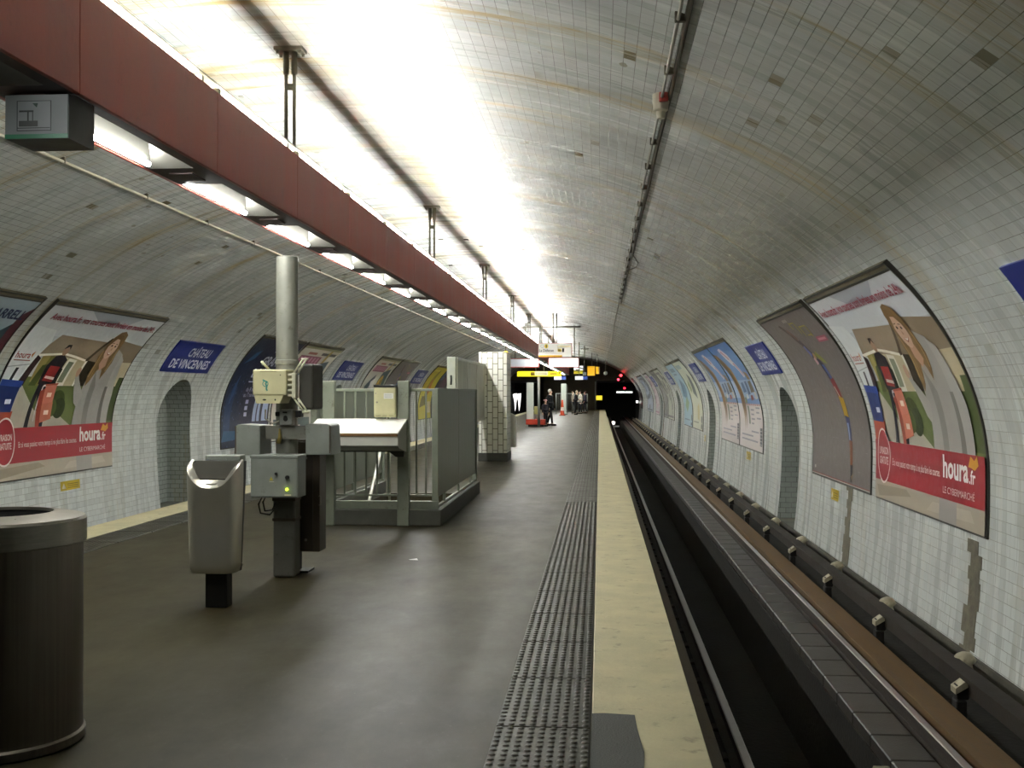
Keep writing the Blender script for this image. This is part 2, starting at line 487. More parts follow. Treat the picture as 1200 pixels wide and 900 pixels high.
# plinths
def plinth(name, side):
    bm = BM(); A = [PT(side, YA, tz(z), o) for z, o in ((-1.24, .0), (-1.24, .03), (-.955, .03), (-.945, 0))]
    va = [bm.verts.new(p) for p in A]; vb = [bm.verts.new((p.x, YB, p.z)) for p in A]
    for q in range(3): bm.faces.new((va[q], va[q+1], vb[q+1], vb[q]))
    bmesh.ops.recalc_face_normals(bm, faces=bm.faces)
    struct(obj(name, bm, M_CONC))
plinth('baseboard_right', 'R'); plinth('baseboard_left', 'L')

# repair strips where tiles are missing, toothed along the tile courses
def repair(name, side, yc, z0, z1, w, seed):
    rnd = random.Random(seed); bm = BM(); t0, t1 = tz(z0), tz(z1); n = int((t1-t0)/.135); cols = []
    for k in range(n):
        a = yc-w/2-rnd.choice((0, .07, .12)); b = yc+w/2+rnd.choice((0, .06, .12))
        ta, tb = t0+k*.135, t0+(k+1)*.135
        vs = [PT(side, a, ta, .006), PT(side, b, ta, .006), PT(side, b, tb, .006), PT(side, a, tb, .006)]
        lo = [PT(side, a, ta, -.01), PT(side, b, ta, -.01), PT(side, b, tb, -.01), PT(side, a, tb, -.01)]
        V = [bm.verts.new(p) for p in vs]; W = [bm.verts.new(p) for p in lo]
        bm.faces.new(V)
        for q in range(4): bm.faces.new((V[q], V[(q+1) % 4], W[(q+1) % 4], W[q]))
    bmesh.ops.recalc_face_normals(bm, faces=bm.faces)
    struct(obj(name, bm, mat('bare_mortar', '6c6756', .9, 0, .3, 9, .7, 40, wear='4b4737')))
repair('trim_7', 'R', 11.5, -1.05, .26, .2, 3); repair('trim_8', 'R', 17.1, -1.05, .3, .22, 5); repair('trim_9', 'R', 66, -1.0, 2.2, .5, 9)

# ------------------------------------------------------------------ end of the station
M_ENDW = mat('sooty_end_wall', '413a2c', .85, 0, .25, 1.2, .2, 12)
M_BLK = mat('tunnel_soot', '15140f', .9, 0, .3, 1.5)
bm = BM()
box(bm, -10.5, 4.6, YB, YB+.6, 2.8, 5.6)
box(bm, -5.9, -.32, YB, YB+.6, -1.2, 2.8)
struct(obj('wall_end', bm, M_ENDW))
bm = BM()
for (x0, x1) in ((-.32, 4.2), (-10.2, -5.9)):
    box(bm, x0-.5, x0, YB+.6, YB+26, -2.3, 3.4); box(bm, x1, x1+.5, YB, YB+26, -2.3, 3.4); box(bm, x0-.5, x1+.5, YB+.6, YB+26, 2.8, 3.4)
box(bm, -11, 5, YB+26, YB+26.5, -2.3, 3.6)
struct(obj('wall_tunnel', bm, M_BLK))
bm = BM(); box(bm, -11, 5, YA-.4, YA, -2.3, 5.6)
struct(obj('wall_back', bm, mat('back_wall', '8f8f86', .7, 0, .15, 2)))
# ------------------------------------------------------------------ lighting beam
BXR, BXL, BZB, BZT = -2.75, -3.23, 3.234, 3.82
BY0, BY1 = 3.55, 100.
M_RED = mat('brick_red_enamel', '8a3a2c', .5, 0, .16, 1.6, .08, 20, stretch=(1, 2.2, .25), wear='743024')
M_BPL = mat('dark_red_underside', '3a2420', .55, 0, .2, 4)
M_REFL = mat('light_metal_reflector', '4c4b45', .4, .5, .15, 5)
M_SPINE = mat('galvanised_spine', '8b8674', .5, .3, .2, 4)
TUBE_UP, TUBE_DN = 38., 28.
M_TUP = mat('lit_tube_upward', 'fbfcfa', .4, 0, 0, 1, emit=TUBE_UP, spec=0)
M_TDN = mat('lit_tube_downward', 'fbfcfa', .4, 0, 0, 1, emit=TUBE_DN)
beam = thing('lighting_beam', ((BXR+BXL)/2, 0, BZB), 'long brick-red lighting beam running down the middle of the vault', 'light')
PER = 2.125
NB = int((BY1-BY0)/PER)
bm = BM()
y = BY0
while y < BY1-.01:                      # red side panels with hairline joints
    y2 = min(y+PER, BY1)
    box(bm, BXR-.03, BXR, y+.002, y2-.002, BZB, BZT, .004, 0, None, 1)
    box(bm, BXL, BXL+.03, y+.002, y2-.002, BZB, BZT, .004, 0, None, 1)
    y = y2
for ye in (BY0, BY1): box(bm, BXL+.03, BXR-.03, ye-.01, ye+.01, BZB, BZT-.05)
obj('casing', bm, M_RED, beam)
OX0, OX1 = -3.175, -2.865
OL = 1.53
spans = []
y = 1.62*2.7-PER*6                       # openings start offset
y0 = 3.98
k = 0
while y0+PER*k+OL < BY1-.1:
    spans.append((y0+PER*k, y0+PER*k+OL)); k += 1
bm = BM()
box(bm, BXL+.028, OX0, BY0, BY1, BZB+.004, BZB+.02); box(bm, OX1, BXR-.028, BY0, BY1, BZB+.004, BZB+.02)
prev = BY0
for a, b in spans+[(BY1, BY1)]:
    box(bm, OX0, OX1, prev, a, BZB+.004, BZB+.02)
    if b < 60 and a-prev > .4 and prev > BY0: box(bm, OX0+.07, OX1-.07, prev+.16, a-.16, BZB-.004, BZB+.006, .002, 0, None, 1)
    prev = b
obj('bottom_plate', bm, M_BPL, beam)
bm = BM(); box(bm, BXL+.03, BXR-.03, BY0+.02, BY1-.02, BZT-.14, BZT-.12)
yc = BY0
prism(bm, [(-3.06, BZT-.12), (-2.92, BZT-.12), (-2.92, BZT+.06), (-2.795, BZT+.085), (-2.795, BZT+.10), (-2.92, BZT+.11), (-3.06, BZT+.11), (-3.185, BZT+.10), (-3.185, BZT+.085), (-3.06, BZT+.06)], 'y', BY0+.05, BY1-.05)  # cap overhang added to keep tube light off the crown
obj('spine', bm, M_SPINE, beam)

def trough(a, b):
    bm = BM(); h = .15
    lo = [(OX0, a), (OX1, a), (OX1, b), (OX0, b)]
    hi = [(OX0+.05, a+.16), (OX1-.05, a+.16), (OX1-.05, b-.16), (OX0+.05, b-.16)]
    L = [bm.verts.new((x, y, BZB+.004)) for x, y in lo]; H = [bm.verts.new((x, y, BZB+h)) for x, y in hi]
    L2 = [bm.verts.new((x+(.006 if x > -3 else -.006), y, BZB+.022)) for x, y in lo]
    for q in range(4): bm.faces.new((L[q], L[(q+1) % 4], H[(q+1) % 4], H[q]))
    bm.faces.new(H)
    bmesh.ops.recalc_face_normals(bm, faces=bm.faces)
    return bm
tr0 = tb0 = None
for a, b in spans:
    if tr0 is None:
        tr0 = obj('light_trough', trough(a, b), M_REFL, beam)
        bm = BM(); tube(bm, [(-3.145, a+.03, BZB+.012), (-3.145, b-.12, BZB+.012)], .018, 8)
        tb0 = obj('tube', bm, M_TDN, tr0); base = a; full = tb0.data
        bm = BM(); tube(bm, [(-3.145, a+.03, BZB+.012), (-3.145, a+.62, BZB+.012)], .018, 8)      # the first one is a short tube
        tmp = obj('tube', bm, M_TDN, tr0); tb0.data, sh = tmp.data, tb0.data; bpy.data.objects.remove(tmp); tb0.name = 'tube'
    else:
        c = tr0.copy(); COL.objects.link(c); c.location.y = a-base
        d = tb0.copy(); d.data = full; COL.objects.link(d); d.parent = c
# upward tubes along both sides of the spine
u0 = None
for k in range(int((BY1-BY0)/PER)):
    a = BY0+.15+PER*k
    for s in (1, -1):
        if u0 is None:
            bm = BM(); tube(bm, [((BXR+BXL)/2+.196, a, BZT-.012), ((BXR+BXL)/2+.196, a+1.72, BZT-.012)], .019, 8)
            u0 = obj('upward_tube', bm, M_TUP, beam)
            bm = BM()
            for yy in (a-.05, a+1.72): box(bm, (BXR+BXL)/2+.165, (BXR+BXL)/2+.215, yy, yy+.05, BZT-.02, BZT+.06, .006, 0, None, 1)
            h0 = obj('lamp_holder', bm, M_SPINE, u0); ub = a
        else:
            c = u0.copy(); COL.objects.link(c); d = h0.copy(); COL.objects.link(d); d.parent = c
            c.location = (-.392 if s < 0 else 0, a-ub, 0)
# move first one: it stands on the right side
# hangers
M_ROD = mat('grey_painted_rod', '6f6a58', .5, .3, .25, 10, wear='4d4632')
hk = None
for k in range(0, 10):
    y = 10.42+9.02*k
    if hk is None:
        bm = BM(); zt = 4.95
        box(bm, -3.1, -2.82, y-.09, y+.09, zt-.035, zt+.01, .006)
        for sx in (-3.07, -2.85):
            for sy in (-.06, .06): tube(bm, [(sx, y+sy, zt-.065), (sx, y+sy, zt)], .014, 6)
        hk = obj('hanger', bm, M_ROD, beam)
        bm = BM()
        for sx in (-3.0, -2.92):
            tube(bm, [(sx, y, BZT+.1), (sx, y, zt-.02)], .017, 8)
            tube(bm, [(sx, y, zt-.25), (sx, y, zt-.03)], .03, 8)
        box(bm, -3.01, -2.91, y-.015, y+.015, zt-.4, zt-.34, .004)
        hr = obj('rods', bm, M_ROD, hk); hy = y
    else:
        c = hk.copy(); COL.objects.link(c); c.location.y = y-hy
        d = hr.copy(); COL.objects.link(d); d.parent = c

# pictogram box hung under the beam
class Art:
    """flat printed artwork in unit coordinates (u right, v up), cut into strips so that it follows a curved board"""
    def __init__(s, W, T): s.W, s.T = W, T; s.bm = BM(); s.mats = []; s.ly = 0
    def mi(s, h):
        m = ink(h) if isinstance(h, str) else h
        if m not in s.mats: s.mats.append(m)
        return s.mats.index(m)
    def poly(s, pts, h, ly=None):
        if ly is None: s.ly += 1; ly = s.ly
        f = s.bm.faces.new([s.bm.verts.new((u*s.W, v*s.T, ly)) for u, v in pts]); f.material_index = s.mi(h)
        return s
    def rect(s, u0, v0, u1, v1, h, ly=None): return s.poly([(u0, v0), (u1, v0), (u1, v1), (u0, v1)], h, ly)
    def ell(s, cu, cv, ru, rv, h, ly=None, n=20, a0=0, a1=360):
        p = [(cu+ru*math.cos(math.radians(a0+(a1-a0)*k/n)), cv+rv*math.sin(math.radians(a0+(a1-a0)*k/n))) for k in range(n if a1-a0 == 360 else n+1)]
        return s.poly(p, h, ly)
    def ring(s, cu, cv, ru, rv, w, h, n=28):
        s.ly += 1; k2 = 1-w
        for k in range(n):
            a, b = 2*PI*k/n, 2*PI*(k+1)/n
            s.poly([(cu+ru*math.cos(a), cv+rv*math.sin(a)), (cu+ru*math.cos(b), cv+rv*math.sin(b)), (cu+ru*k2*math.cos(b), cv+rv*k2*math.sin(b)), (cu+ru*k2*math.cos(a), cv+rv*k2*math.sin(a))], h, s.ly)
        return s
    def line(s, pts, w, h, ly=None):
        if ly is None: s.ly += 1; ly = s.ly
        for (a, b), (c, d) in zip(pts, pts[1:]):
            x, y = (c-a)*s.W, (d-b)*s.T; L = math.hypot(x, y) or 1; nx, ny = -y/L*w/2/s.W, x/L*w/2/s.T
            s.poly([(a+nx, b+ny), (a-nx, b-ny), (c-nx, d-ny), (c+nx, d+ny)], h, ly)
        return s
    def text(s, txt, u0, v0, u1, v1, h, bold=.012, shear=0, ly=None):
        if ly is None: s.ly += 1; ly = s.ly
        cu = bpy.data.curves.new('t', 'FONT'); cu.body = txt; cu.size = 1; cu.offset = bold; cu.shear = shear; cu.resolution_u = 2
        o = bpy.data.objects.new('t', cu); COL.objects.link(o)
        dg = bpy.context.evaluated_depsgraph_get(); me = bpy.data.meshes.new_from_object(o.evaluated_get(dg))
        bpy.data.objects.remove(o); bpy.data.curves.remove(cu)
        xs = [v.co.x for v in me.vertices]; ys = [v.co.y for v in me.vertices]
        if not xs: return s
        ax, bx, ay, by = min(xs), max(xs), min(ys), max(ys)
        vs = [s.bm.verts.new(((u0+(v.co.x-ax)/(bx-ax)*(u1-u0))*s.W, (v0+(v.co.y-ay)/(by-ay)*(v1-v0))*s.T, ly)) for v in me.vertices]
        k = s.mi(h)
        for p in me.polygons:
            try: s.bm.faces.new([vs[i] for i in p.vertices]).material_index = k
            except ValueError: pass
        bpy.data.meshes.remove(me); return s
    def mesh(s, mapf, step=.05, dl=.0003):
        bm = s.bm
        bmesh.ops.triangulate(bm, faces=bm.faces[:])
        if step:
            v = step
            while v < s.T:
                bmesh.ops.bisect_plane(bm, geom=bm.verts[:]+bm.edges[:]+bm.faces[:], plane_co=(0, v, 0), plane_no=(0, 1, 0), dist=1e-5); v += step
        for x in bm.verts: x.co = mapf(x.co.x, x.co.y, x.co.z*dl)
        return bm

def wallmap(side, Ya, Yb, t0, off, o0=0.):
    def f(x, y, l):
        return PT(side, Yb-x if side == 'R' else Ya+x, t0+y, off(y)+o0+l)
    return f

M_PFR = mat('dark_poster_frame', '3d3b33', .5, .2, .2, 6)
M_PBK = mat('olive_poster_backing', '58523c', .8, 0, .3, 6, .3, 30)
TOP = .11
def wall_poster(side, Ya, Yb, z0, z1, label, design, group=None, lean=.10):
    t0, t1 = tz(z0), tz(z1); T = t1-t0; W = Yb-Ya
    off = lambda y: .012+.3*lean*max(0., (y/T-.6)/.4)**1.5
    A = PT(side, (Ya+Yb)/2, t0)
    r = thing('advertising_poster', A, label, 'poster', group)
    # curved board closed against the wall
    bm = BM(); n = 26
    R = [[bm.verts.new(PT(side, y, t0+T*i/n, o)) for i in range(n+1) for o in (off(T*i/n), -.01)] for y in (Ya, Yb)]
    for i in range(n):
        a, b, c, d = 2*i, 2*i+1, 2*i+2, 2*i+3
        f = bm.faces.new((R[0][a], R[0][c], R[1][c], R[1][a])); f.material_index = 0; f.smooth = True
        bm.faces.new((R[0][b], R[0][d], R[1][d], R[1][b]))
        for q in (0, 1): bm.faces.new((R[q][a], R[q][b], R[q][d], R[q][c])).material_index = 1
    bm.faces.new((R[0][0], R[0][1], R[1][1], R[1][0])).material_index = 1
    bm.faces.new((R[0][-2], R[0][-1], R[1][-1], R[1][-2]))
    bmesh.ops.recalc_face_normals(bm, faces=bm.faces)
    obj('backing_board', bm, [M_PBK, M_PFR], r)
    # frame mouldings
    bm = BM(); w = .03
    for (x0, x1, y0, y1) in ((0, w, 0, T), (W-w, W, 0, T), (0, W, 0, w), (0, W, T-TOP, T-TOP+w), (0, W, T-w, T)):
        m = max(1, int((y1-y0)/.12)); mp = wallmap(side, Ya, Yb, t0, off)
        G = [[bm.verts.new(mp(x, y0+(y1-y0)*i/m, l)) for (x, l) in ((x0, .0), (x0, .009), (x1, .009), (x1, .0))] for i in range(m+1)]
        for a, b in zip(G, G[1:]):
            for q in range(3): bm.faces.new((a[q], a[q+1], b[q+1], b[q]))
        for q in (G[0], G[-1]): bm.faces.new(q)
    bmesh.ops.recalc_face_normals(bm, faces=bm.faces)
    obj('frame', bm, M_PFR, r)
    art = Art(W-.05, T-.025-TOP); design(art)
    mp = wallmap(side, Ya+.025, Yb-.025, t0+.025, lambda y: off(y+.025), .003)
    obj('print', art.mesh(mp), art.mats, r)
    return r

def d_grocery(a):
    R, P = a.rect, a.poly
    R(0, 0, 1, 1, 'c3c8cc'); R(0, .80, 1, 1, 'd3d7da')
    P([(.3, 1), (.42, .93), (.55, .97), (.66, .91), (.78, 1)], 'aeb4bc')
    # lawn, path, hedges
    R(0, .26, 1, .55, '6d7a43'); P([(.08, .26), (.62, .26), (.5, .33), (.3, .36), (.16, .5), (.08, .5)], 'b9b2a2')
    R(.8, .28, 1, .56, '4d5b2b')
    # house walls, roof
    P([(.22, .5), (.95, .5), (.97, .70), (.22, .70)], 'cbbf9b'); P([(.2, .52), (.34, .5), (.35, .7), (.21, .71)], 'a59456')
    P([(.24, .5), (.30, .5), (.33, .69), (.27, .7)], '7d7a3a')
    P([(.39, .5), (.47, .5), (.49, .66), (.42, .67)], 'e8e4d6'); P([(.41, .52), (.455, .52), (.475, .645), (.43, .65)], '8a9277')
    P([(.56, .5), (.72, .5), (.72, .69), (.57, .69)], '3b3222'); P([(.545, .5), (.56, .5), (.585, .69), (.565, .69)], 'ece8db')
    P([(.16, .685), (.56, .665), (.64, .68), (.64, .795), (.24, .815)], 'a2917a')
    P([(.52, .67), (.6, .69), (.67, .83), (1, .79), (1, .665), (.7, .65)], '93826b'); P([(.55, .655), (.66, .83), (.675, .82), (.58, .66)], '5b4c38')
    P([(.16, .67), (.36, .69), (.45, .675), (.56, .655), (.56, .668), (.45, .69), (.36, .703), (.16, .685)], 'efeadd')
    P([(.78, .56), (1, .56), (1, .665), (.8, .66)], 'cdbf9e')
    a.ell(.46, .40, .065, .075, '4a5527'); a.ell(.49, .37, .05, .06, '3a4620'); a.ell(.43, .37, .04, .05, '5c6a33')
    P([(.2, .5), (.25, .5), (.29, .63), (.24, .62)], '55602d'); P([(.345, .5), (.40, .5), (.41, .6), (.37, .62)], '343c1d')
    # van
    P([(0, .46), (.1, .48), (.2, .76), (.17, .84), (0, .86)], 'dfe3e3'); P([(.0, .60), (.145, .62), (.147, .625), (0, .606)], 'b0b6b8'); P([(.05, .53), (.07, .53), (.082, .6), (.062, .6)], '2b2d30')
    a.text('houra', .015, .655, .115, .695, 'b4302f'); P([(.118, .68), (.135, .70), (.13, .66)], 'd8872b'); R(.015, .64, .13, .646, 'b0706c')
    P([(.11, .50), (.16, .5), (.2, .66), (.165, .68)], '3a2324')
    # delivery man
    P([(.235, .27), (.265, .27), (.29, .45), (.36, .46), (.345, .27), (.375, .27), (.40, .52), (.28, .54)], '23222b')
    P([(.265, .51), (.385, .5), (.405, .66), (.36, .69), (.30, .68), (.27, .62)], '262127'); P([(.285, .53), (.365, .52), (.38, .615), (.30, .62)], 'a32c2c')
    P([(.295, .545), (.37, .535), (.372, .55), (.3, .56)], 'd9cfc6')
    a.ell(.352, .718, .022, .033, 'b08a70'); P([(.328, .725), (.34, .757), (.37, .757), (.377, .725), (.36, .745)], '1f1a17')
    # crates on the trolley
    a.line([(.30, .3), (.315, .50), (.40, .51)], .035, 'c9cbcb')
    P([(.32, .27), (.35, .27), (.345, .49), (.305, .47)], 'a94a37')
    P([(.345, .395), (.425, .405), (.42, .51), (.335, .50)], 'd9806a'); P([(.35, .29), (.435, .31), (.428, .405), (.345, .395)], 'd27a60')
    R(.365, .435, .4, .46, 'f0d8c8'); R(.372, .335, .408, .36, 'f0d8c8'); P([(.33, .50), (.425, .508), (.425, .518), (.33, .51)], 'b9563f')
    # blue and orange crates by the van
    P([(0, .27), (.12, .27), (.14, .36), (0, .37)], 'b8492c'); P([(0, .36), (.125, .355), (.14, .46), (.15, .52), (0, .53)], '1f3474'); P([(0, .50), (.15, .49), (.155, .525), (0, .535)], '2c4ba0'); R(.07, .4, .11, .425, 'dfe3ee')
    # woman waving
    P([(.60, .06), (.84, .06), (.86, .30), (.90, .52), (.86, .72), (.79, .755), (.72, .73), (.665, .66), (.64, .5), (.62, .3)], 'a9a6a0')
    P([(.60, .40), (.635, .37), (.66, .45), (.58, .545), (.555, .585), (.535, .57), (.55, .53)], 'b0aca5')
    P([(.85, .72), (.9, .68), (.94, .45), (.935, .2), (.88, .2), (.86, .45)], 'b5b2ac')
    P([(.84, .2), (.88, .2), (.87, .5), (.845, .5)], '7f7b73')
    P([(.70, .1), (.74, .1), (.75, .5), (.70, .6)], '938f88')
    P([(.66, .06), (.78, .06), (.79, .14), (.65, .14)], '9d9a95')
    a.ell(.548, .588, .018, .03, 'c9a083')
    P([(.655, .78), (.665, .84), (.69, .88), (.725, .89), (.765, .865), (.785, .80), (.79, .72), (.80, .66), (.785, .60), (.76, .545), (.745, .60), (.725, .63), (.70, .60), (.675, .53), (.65, .50), (.64, .57), (.65, .64), (.64, .70), (.655, .74)], '93744a')
    P([(.695, .71), (.74, .70), (.755, .635), (.72, .60), (.69, .645)], 'c99f84')
    a.ell(.713, .762, .043, .078, 'd9b69e')
    P([(.668, .77), (.675, .83), (.705, .865), (.74, .855), (.76, .80), (.762, .74), (.75, .79), (.73, .825), (.70, .83), (.685, .80)], '8a6a40')
    a.line([(.655, .74), (.66, .66), (.65, .56)], .03, 'bb9a66'); a.line([(.775, .76), (.785, .68), (.775, .60)], .03, 'bb9a66'); a.line([(.672, .68), (.675, .61), (.67, .55)], .025, 'a98755')
    a.ell(.697, .778, .007, .007, '3a2a22'); a.ell(.731, .774, .007, .007, '3a2a22'); a.line([(.688, .795), (.706, .797)], .012, '6b4a30'); a.line([(.722, .793), (.741, .789)], .012, '6b4a30')
    P([(.712, .775), (.722, .745), (.708, .745)], 'c39a80'); P([(.694, .733), (.715, .708), (.738, .73), (.716, .726)], 'a2473f'); P([(.698, .731), (.716, .716), (.735, .729), (.716, .726)], 'f0e8e0')
    # foot strip and red band
    R(0, 0, 1, .085, 'b7ad9a'); P([(.05, .01), (.4, .05), (.35, .075), (.02, .06)], 'a0957f'); P([(.55, .02), (.93, .03), (.9, .07), (.6, .06)], 'c4bbaa'); R(.66, 0, .8, .085, 'a7a39d')
    R(0, .085, 1, .27, 'a8232f')
    a.ell(.1, .2, .075, .128, 'a8232f'); a.ring(.1, .2, .075, .128, .075, 'f0e6e2')
    a.text('LIVRAISON', .047, .205, .153, .24, 'f0e6e2'); a.text('GRATUITE', .05, .16, .15, .195, 'f0e6e2')
    a.text('Et si vous passiez votre temps à ne plus faire les courses.', .2, .155, .665, .195, 'eadcd8', .004)
    a.text('houra', .69, .165, .885, .255, 'f4efec', .03); a.text('.fr', .89, .165, .935, .215, 'f4efec', .02)
    P([(.885, .225), (.905, .265), (.93, .25), (.95, .268), (.958, .235), (.93, .215), (.91, .222)], 'e0a22e')
    a.text('LE CYBERMARCHÉ', .69, .108, .93, .14, 'ead9d6', .0)
    a.text('Avec houra.fr, vos courses sont livrées en moins de 24h.', .045, .9, .965, .955, '9c2440', .02)

def d_figure(a):
    R, P = a.rect, a.poly
    R(0, 0, 1, 1, '756d69'); rnd = random.Random(4)
    for _ in range(46):
        u, v = rnd.random()*.93, rnd.random()*.95; a.rect(u, v, u+.02+.02*rnd.random(), v+.003, '8d857f', 2)
    a.ly = 2
    R(0, 0, 1, .012, '8c3a36'); R(0, .0, 1, .006, 'c9c3bb')
    P([(.30, .945), (.335, .95), (.40, .89), (.46, .80), (.43, .80), (.37, .87)], '3a2320'); P([(.37, .90), (.40, .91), (.46, .84), (.44, .82)], '6a4334')
    P([(.43, .82), (.47, .83), (.56, .70), (.50, .69)], '33202e'); P([(.45, .78), (.48, .79), (.52, .73), (.49, .71)], '5f6cb0')
    P([(.50, .70), (.54, .72), (.55, .67), (.51, .66)], 'd8a7b4'); a.ell(.545, .715, .02, .022, 'caa06a')
    P([(.56, .72), (.60, .745), (.68, .68), (.69, .66), (.64, .67)], '8f9338'); P([(.55, .68), (.60, .70), (.62, .64), (.58, .63)], 'c7535e')
    P([(.54, .70), (.60, .69), (.655, .56), (.60, .55)], '1f2347'); P([(.58, .66), (.615, .66), (.65, .58), (.62, .57)], '5169a8')
    P([(.60, .57), (.665, .58), (.70, .46), (.63, .47)], '8d1f26'); P([(.615, .53), (.63, .53), (.68, .45), (.66, .45)], 'd9c7bb')
    P([(.635, .475), (.705, .465), (.72, .36), (.655, .365)], 'c9a22c'); P([(.66, .37), (.725, .36), (.73, .22), (.68, .23)], '39406f'); P([(.675, .33), (.70, .33), (.705, .22), (.69, .22)], '8fa3cc')
    P([(.685, .24), (.735, .235), (.735, .1), (.70, .1)], '8a4a26'); P([(.70, .11), (.735, .11), (.73, .02), (.71, .02)], '2f2a33'); P([(.715, .05), (.75, .07), (.73, .03)], 'a0865f')
    for (u, v, w, h) in ((.53, .90, .012, .05), (.545, .935, .07, .008), (.61, .86, .012, .08), (.66, .9, .06, .008), (.655, .84, .012, .07), (.7, .84, .07, .008), (.76, .83, .012, .07), (.72, .90, .05, .008)):
        R(u, v, u+w, v+h, 'a99c2f')
    for k in range(3): R(.47+.03*k, .955, .488+.03*k, .975, 'b9b4ae')
    R(.79, .79, .95, .825, 'b04a63'); R(.81, .80, .93, .814, 'd98d9b'); a.ell(.07, .045, .012, .01, 'd8d4cf')

def d_beach(a):
    R, P = a.rect, a.poly
    R(0, 0, 1, 1, '6f97c9'); R(0, .45, 1, .62, 'a9bfd9'); P([(0, .86), (.35, .94), (1, .90), (1, 1), (0, 1)], '5b86c2')
    P([(0, .92), (.12, .90), (.25, .80), (.34, .66), (.38, .5), (.37, .36), (.2, .33), (.2, .5), (.14, .68), (.03, .8)], '8a6130'); P([(.04, .86), (.14, .82), (.24, .7), (.28, .52), (.24, .52), (.18, .68)], '5a3b1c')
    P([(.22, .8), (.3, .68), (.34, .5), (.37, .48), (.33, .74)], 'b78a45')
    P([(.38, .95), (.5, .96), (.62, .88), (.66, .78), (.55, .76), (.44, .84)], 'e7d9dc'); P([(.42, .92), (.48, .93), (.58, .84), (.54, .82)], 'c77a86'); P([(.55, .80), (.66, .80), (.80, .66), (.74, .64)], 'efe9ea'); P([(.6, .79), (.64, .79), (.78, .66), (.76, .655)], 'c94c55')
    P([(.8, .70), (.92, .68), (.95, .62), (.84, .62)], '9a6f3a')
    for (u, v, w, h, c) in ((.44, .50, .14, .10, '4a6a96'), (.62, .48, .1, .13, '3e5a82'), (.76, .5, .16, .11, '6b563a'), (.5, .44, .1, .05, 'e8e5dd'), (.68, .43, .12, .05, 'a8423e'), (.86, .44, .1, .07, 'd9d4c8'), (.4, .4, .08, .06, '7a8c5c')):
        P([(u, v), (u+w, v+.01), (u+w*.9, v+h), (u+w*.2, v+h*.95)], c)
    R(0, 0, 1, .40, 'dcd3d0')
    P([(.2, .40), (.38, .40), (.36, .28), (.33, .16), (.30, .30), (.27, .14), (.24, .3)], '8a6a40')
    P([(.43, .38), (.5, .38), (.5, .22), (.44, .22)], '5f7350')
    for k in range(8): R(.4+.075*k, .385, .44+.075*k, .402, 'a83c3a')
    for k, (u, v, w) in enumerate(((.56, .34, .14), (.56, .30, .12), (.56, .26, .14), (.56, .22, .1), (.78, .36, .16), (.78, .32, .12), (.78, .27, .16), (.12, .11, .5), (.12, .07, .7), (.55, .15, .3))): R(u, v, u+w, v+.014, '8d8896')
    R(.90, .05, .985, .20, '2b2a30')
    for k in range(5): R(.90, .06+.028*k, .985, .065+.028*k, 'c9c3c3')

def d_blue_film(a):
    R, P = a.rect, a.poly
    R(0, 0, 1, 1, '1b1a38'); P([(0, 0), (.4, 0), (.3, .5), (.2, 1), (0, 1)], '15203f'); P([(.03, .1), (.16, .12), (.2, .5), (.12, .55), (.05, .4)], '1f3d68'); P([(.06, .72), (.2, .78), (.24, .88), (.15, .84)], '35688f'); P([(.1, .35), (.17, .45), (.15, .62), (.11, .5)], '2d5a8a'); P([(.0, .05), (.3, .06), (.34, .13), (.05, .14)], '2a5f84')
    rnd = random.Random(9); a.ly += 1; q = a.ly
    for _ in range(40): u, v = rnd.random()*.5, rnd.random()*.6; a.rect(u, v, u+.012, v+.012, '49628f', q)
    R(.55, .90, .72, .91, 'c9cbe0'); R(.50, .868, .78, .878, 'c9cbe0')
    a.text('GRAND', .40, .72, .86, .82, 'dfe3f0', .03); [R(.36+.035*k, .60, .385+.035*k, .69-.02*(k%3), 'dfe3f0') for k in range(8)]
    R(.36, .555, .9, .565, 'c9cbe0')
    a.text('du 8 novembre', .38, .47, .72, .51, 'c9cbe0', .01); a.text('au 7 novembre', .36, .42, .72, .46, 'c9cbe0', .01)
    for k in range(3): a.rect(.44, .25+.055*k, .5, .285+.055*k, 'c9cbe0')
    P([(.62, .2), (.78, .2), (.8, .5), (.66, .5)], 'b9c9e6'); P([(.83, .2), (.97, .2), (.97, .48), (.86, .5)], 'b9c9e6'); P([(.69, .2), (.72, .2), (.75, .5), (.73, .5)], '2a2a55')
    R(.62, .02, .97, .19, '2a2a55')

def d_magazine(a):
    R, P = a.rect, a.poly
    R(0, 0, 1, 1, 'd6d3c4'); R(.0, .97, 1, 1, '9c9a6b'); R(.55, .9, .95, .935, '4c5150')
    for k in range(6): R(.56+.065*k, .9, .60+.065*k, .935, '2f3535')
    R(.08, .78, .62, .88, '8a2f55')
    for k in range(6): R(.1+.085*k, .80, .15+.085*k, .865, 'c98ba3')
    R(.2, .90, .42, .93, 'a4563f')
    P([(.72, .97), (.78, .97), (.74, .5), (.68, .5)], 'b9a23a'); P([(.62, .78), (.9, .84), (.98, .55), (.7, .3), (.58, .45)], '2d4750')
    a.ell(.72, .53, .11, .2, 'd6a92c'); a.ell(.70, .5, .05, .09, '6d4a1c'); a.ell(.76, .62, .03, .05, '7d5a22')
    P([(.12, .55), (.38, .74), (.42, .66), (.2, .44)], '4a5b62'); P([(.2, .3), (.5, .5), (.55, .4), (.3, .2)], 'c07a4a'); P([(.3, .62), (.46, .7), (.5, .5), (.4, .45)], 'e9e7df')
    R(.05, .05, .95, .2, '3f5a55'); R(.1, .1, .7, .13, 'd6d3c4'); P([(.3, .2), (.6, .2), (.55, .38), (.35, .36)], '27333a')

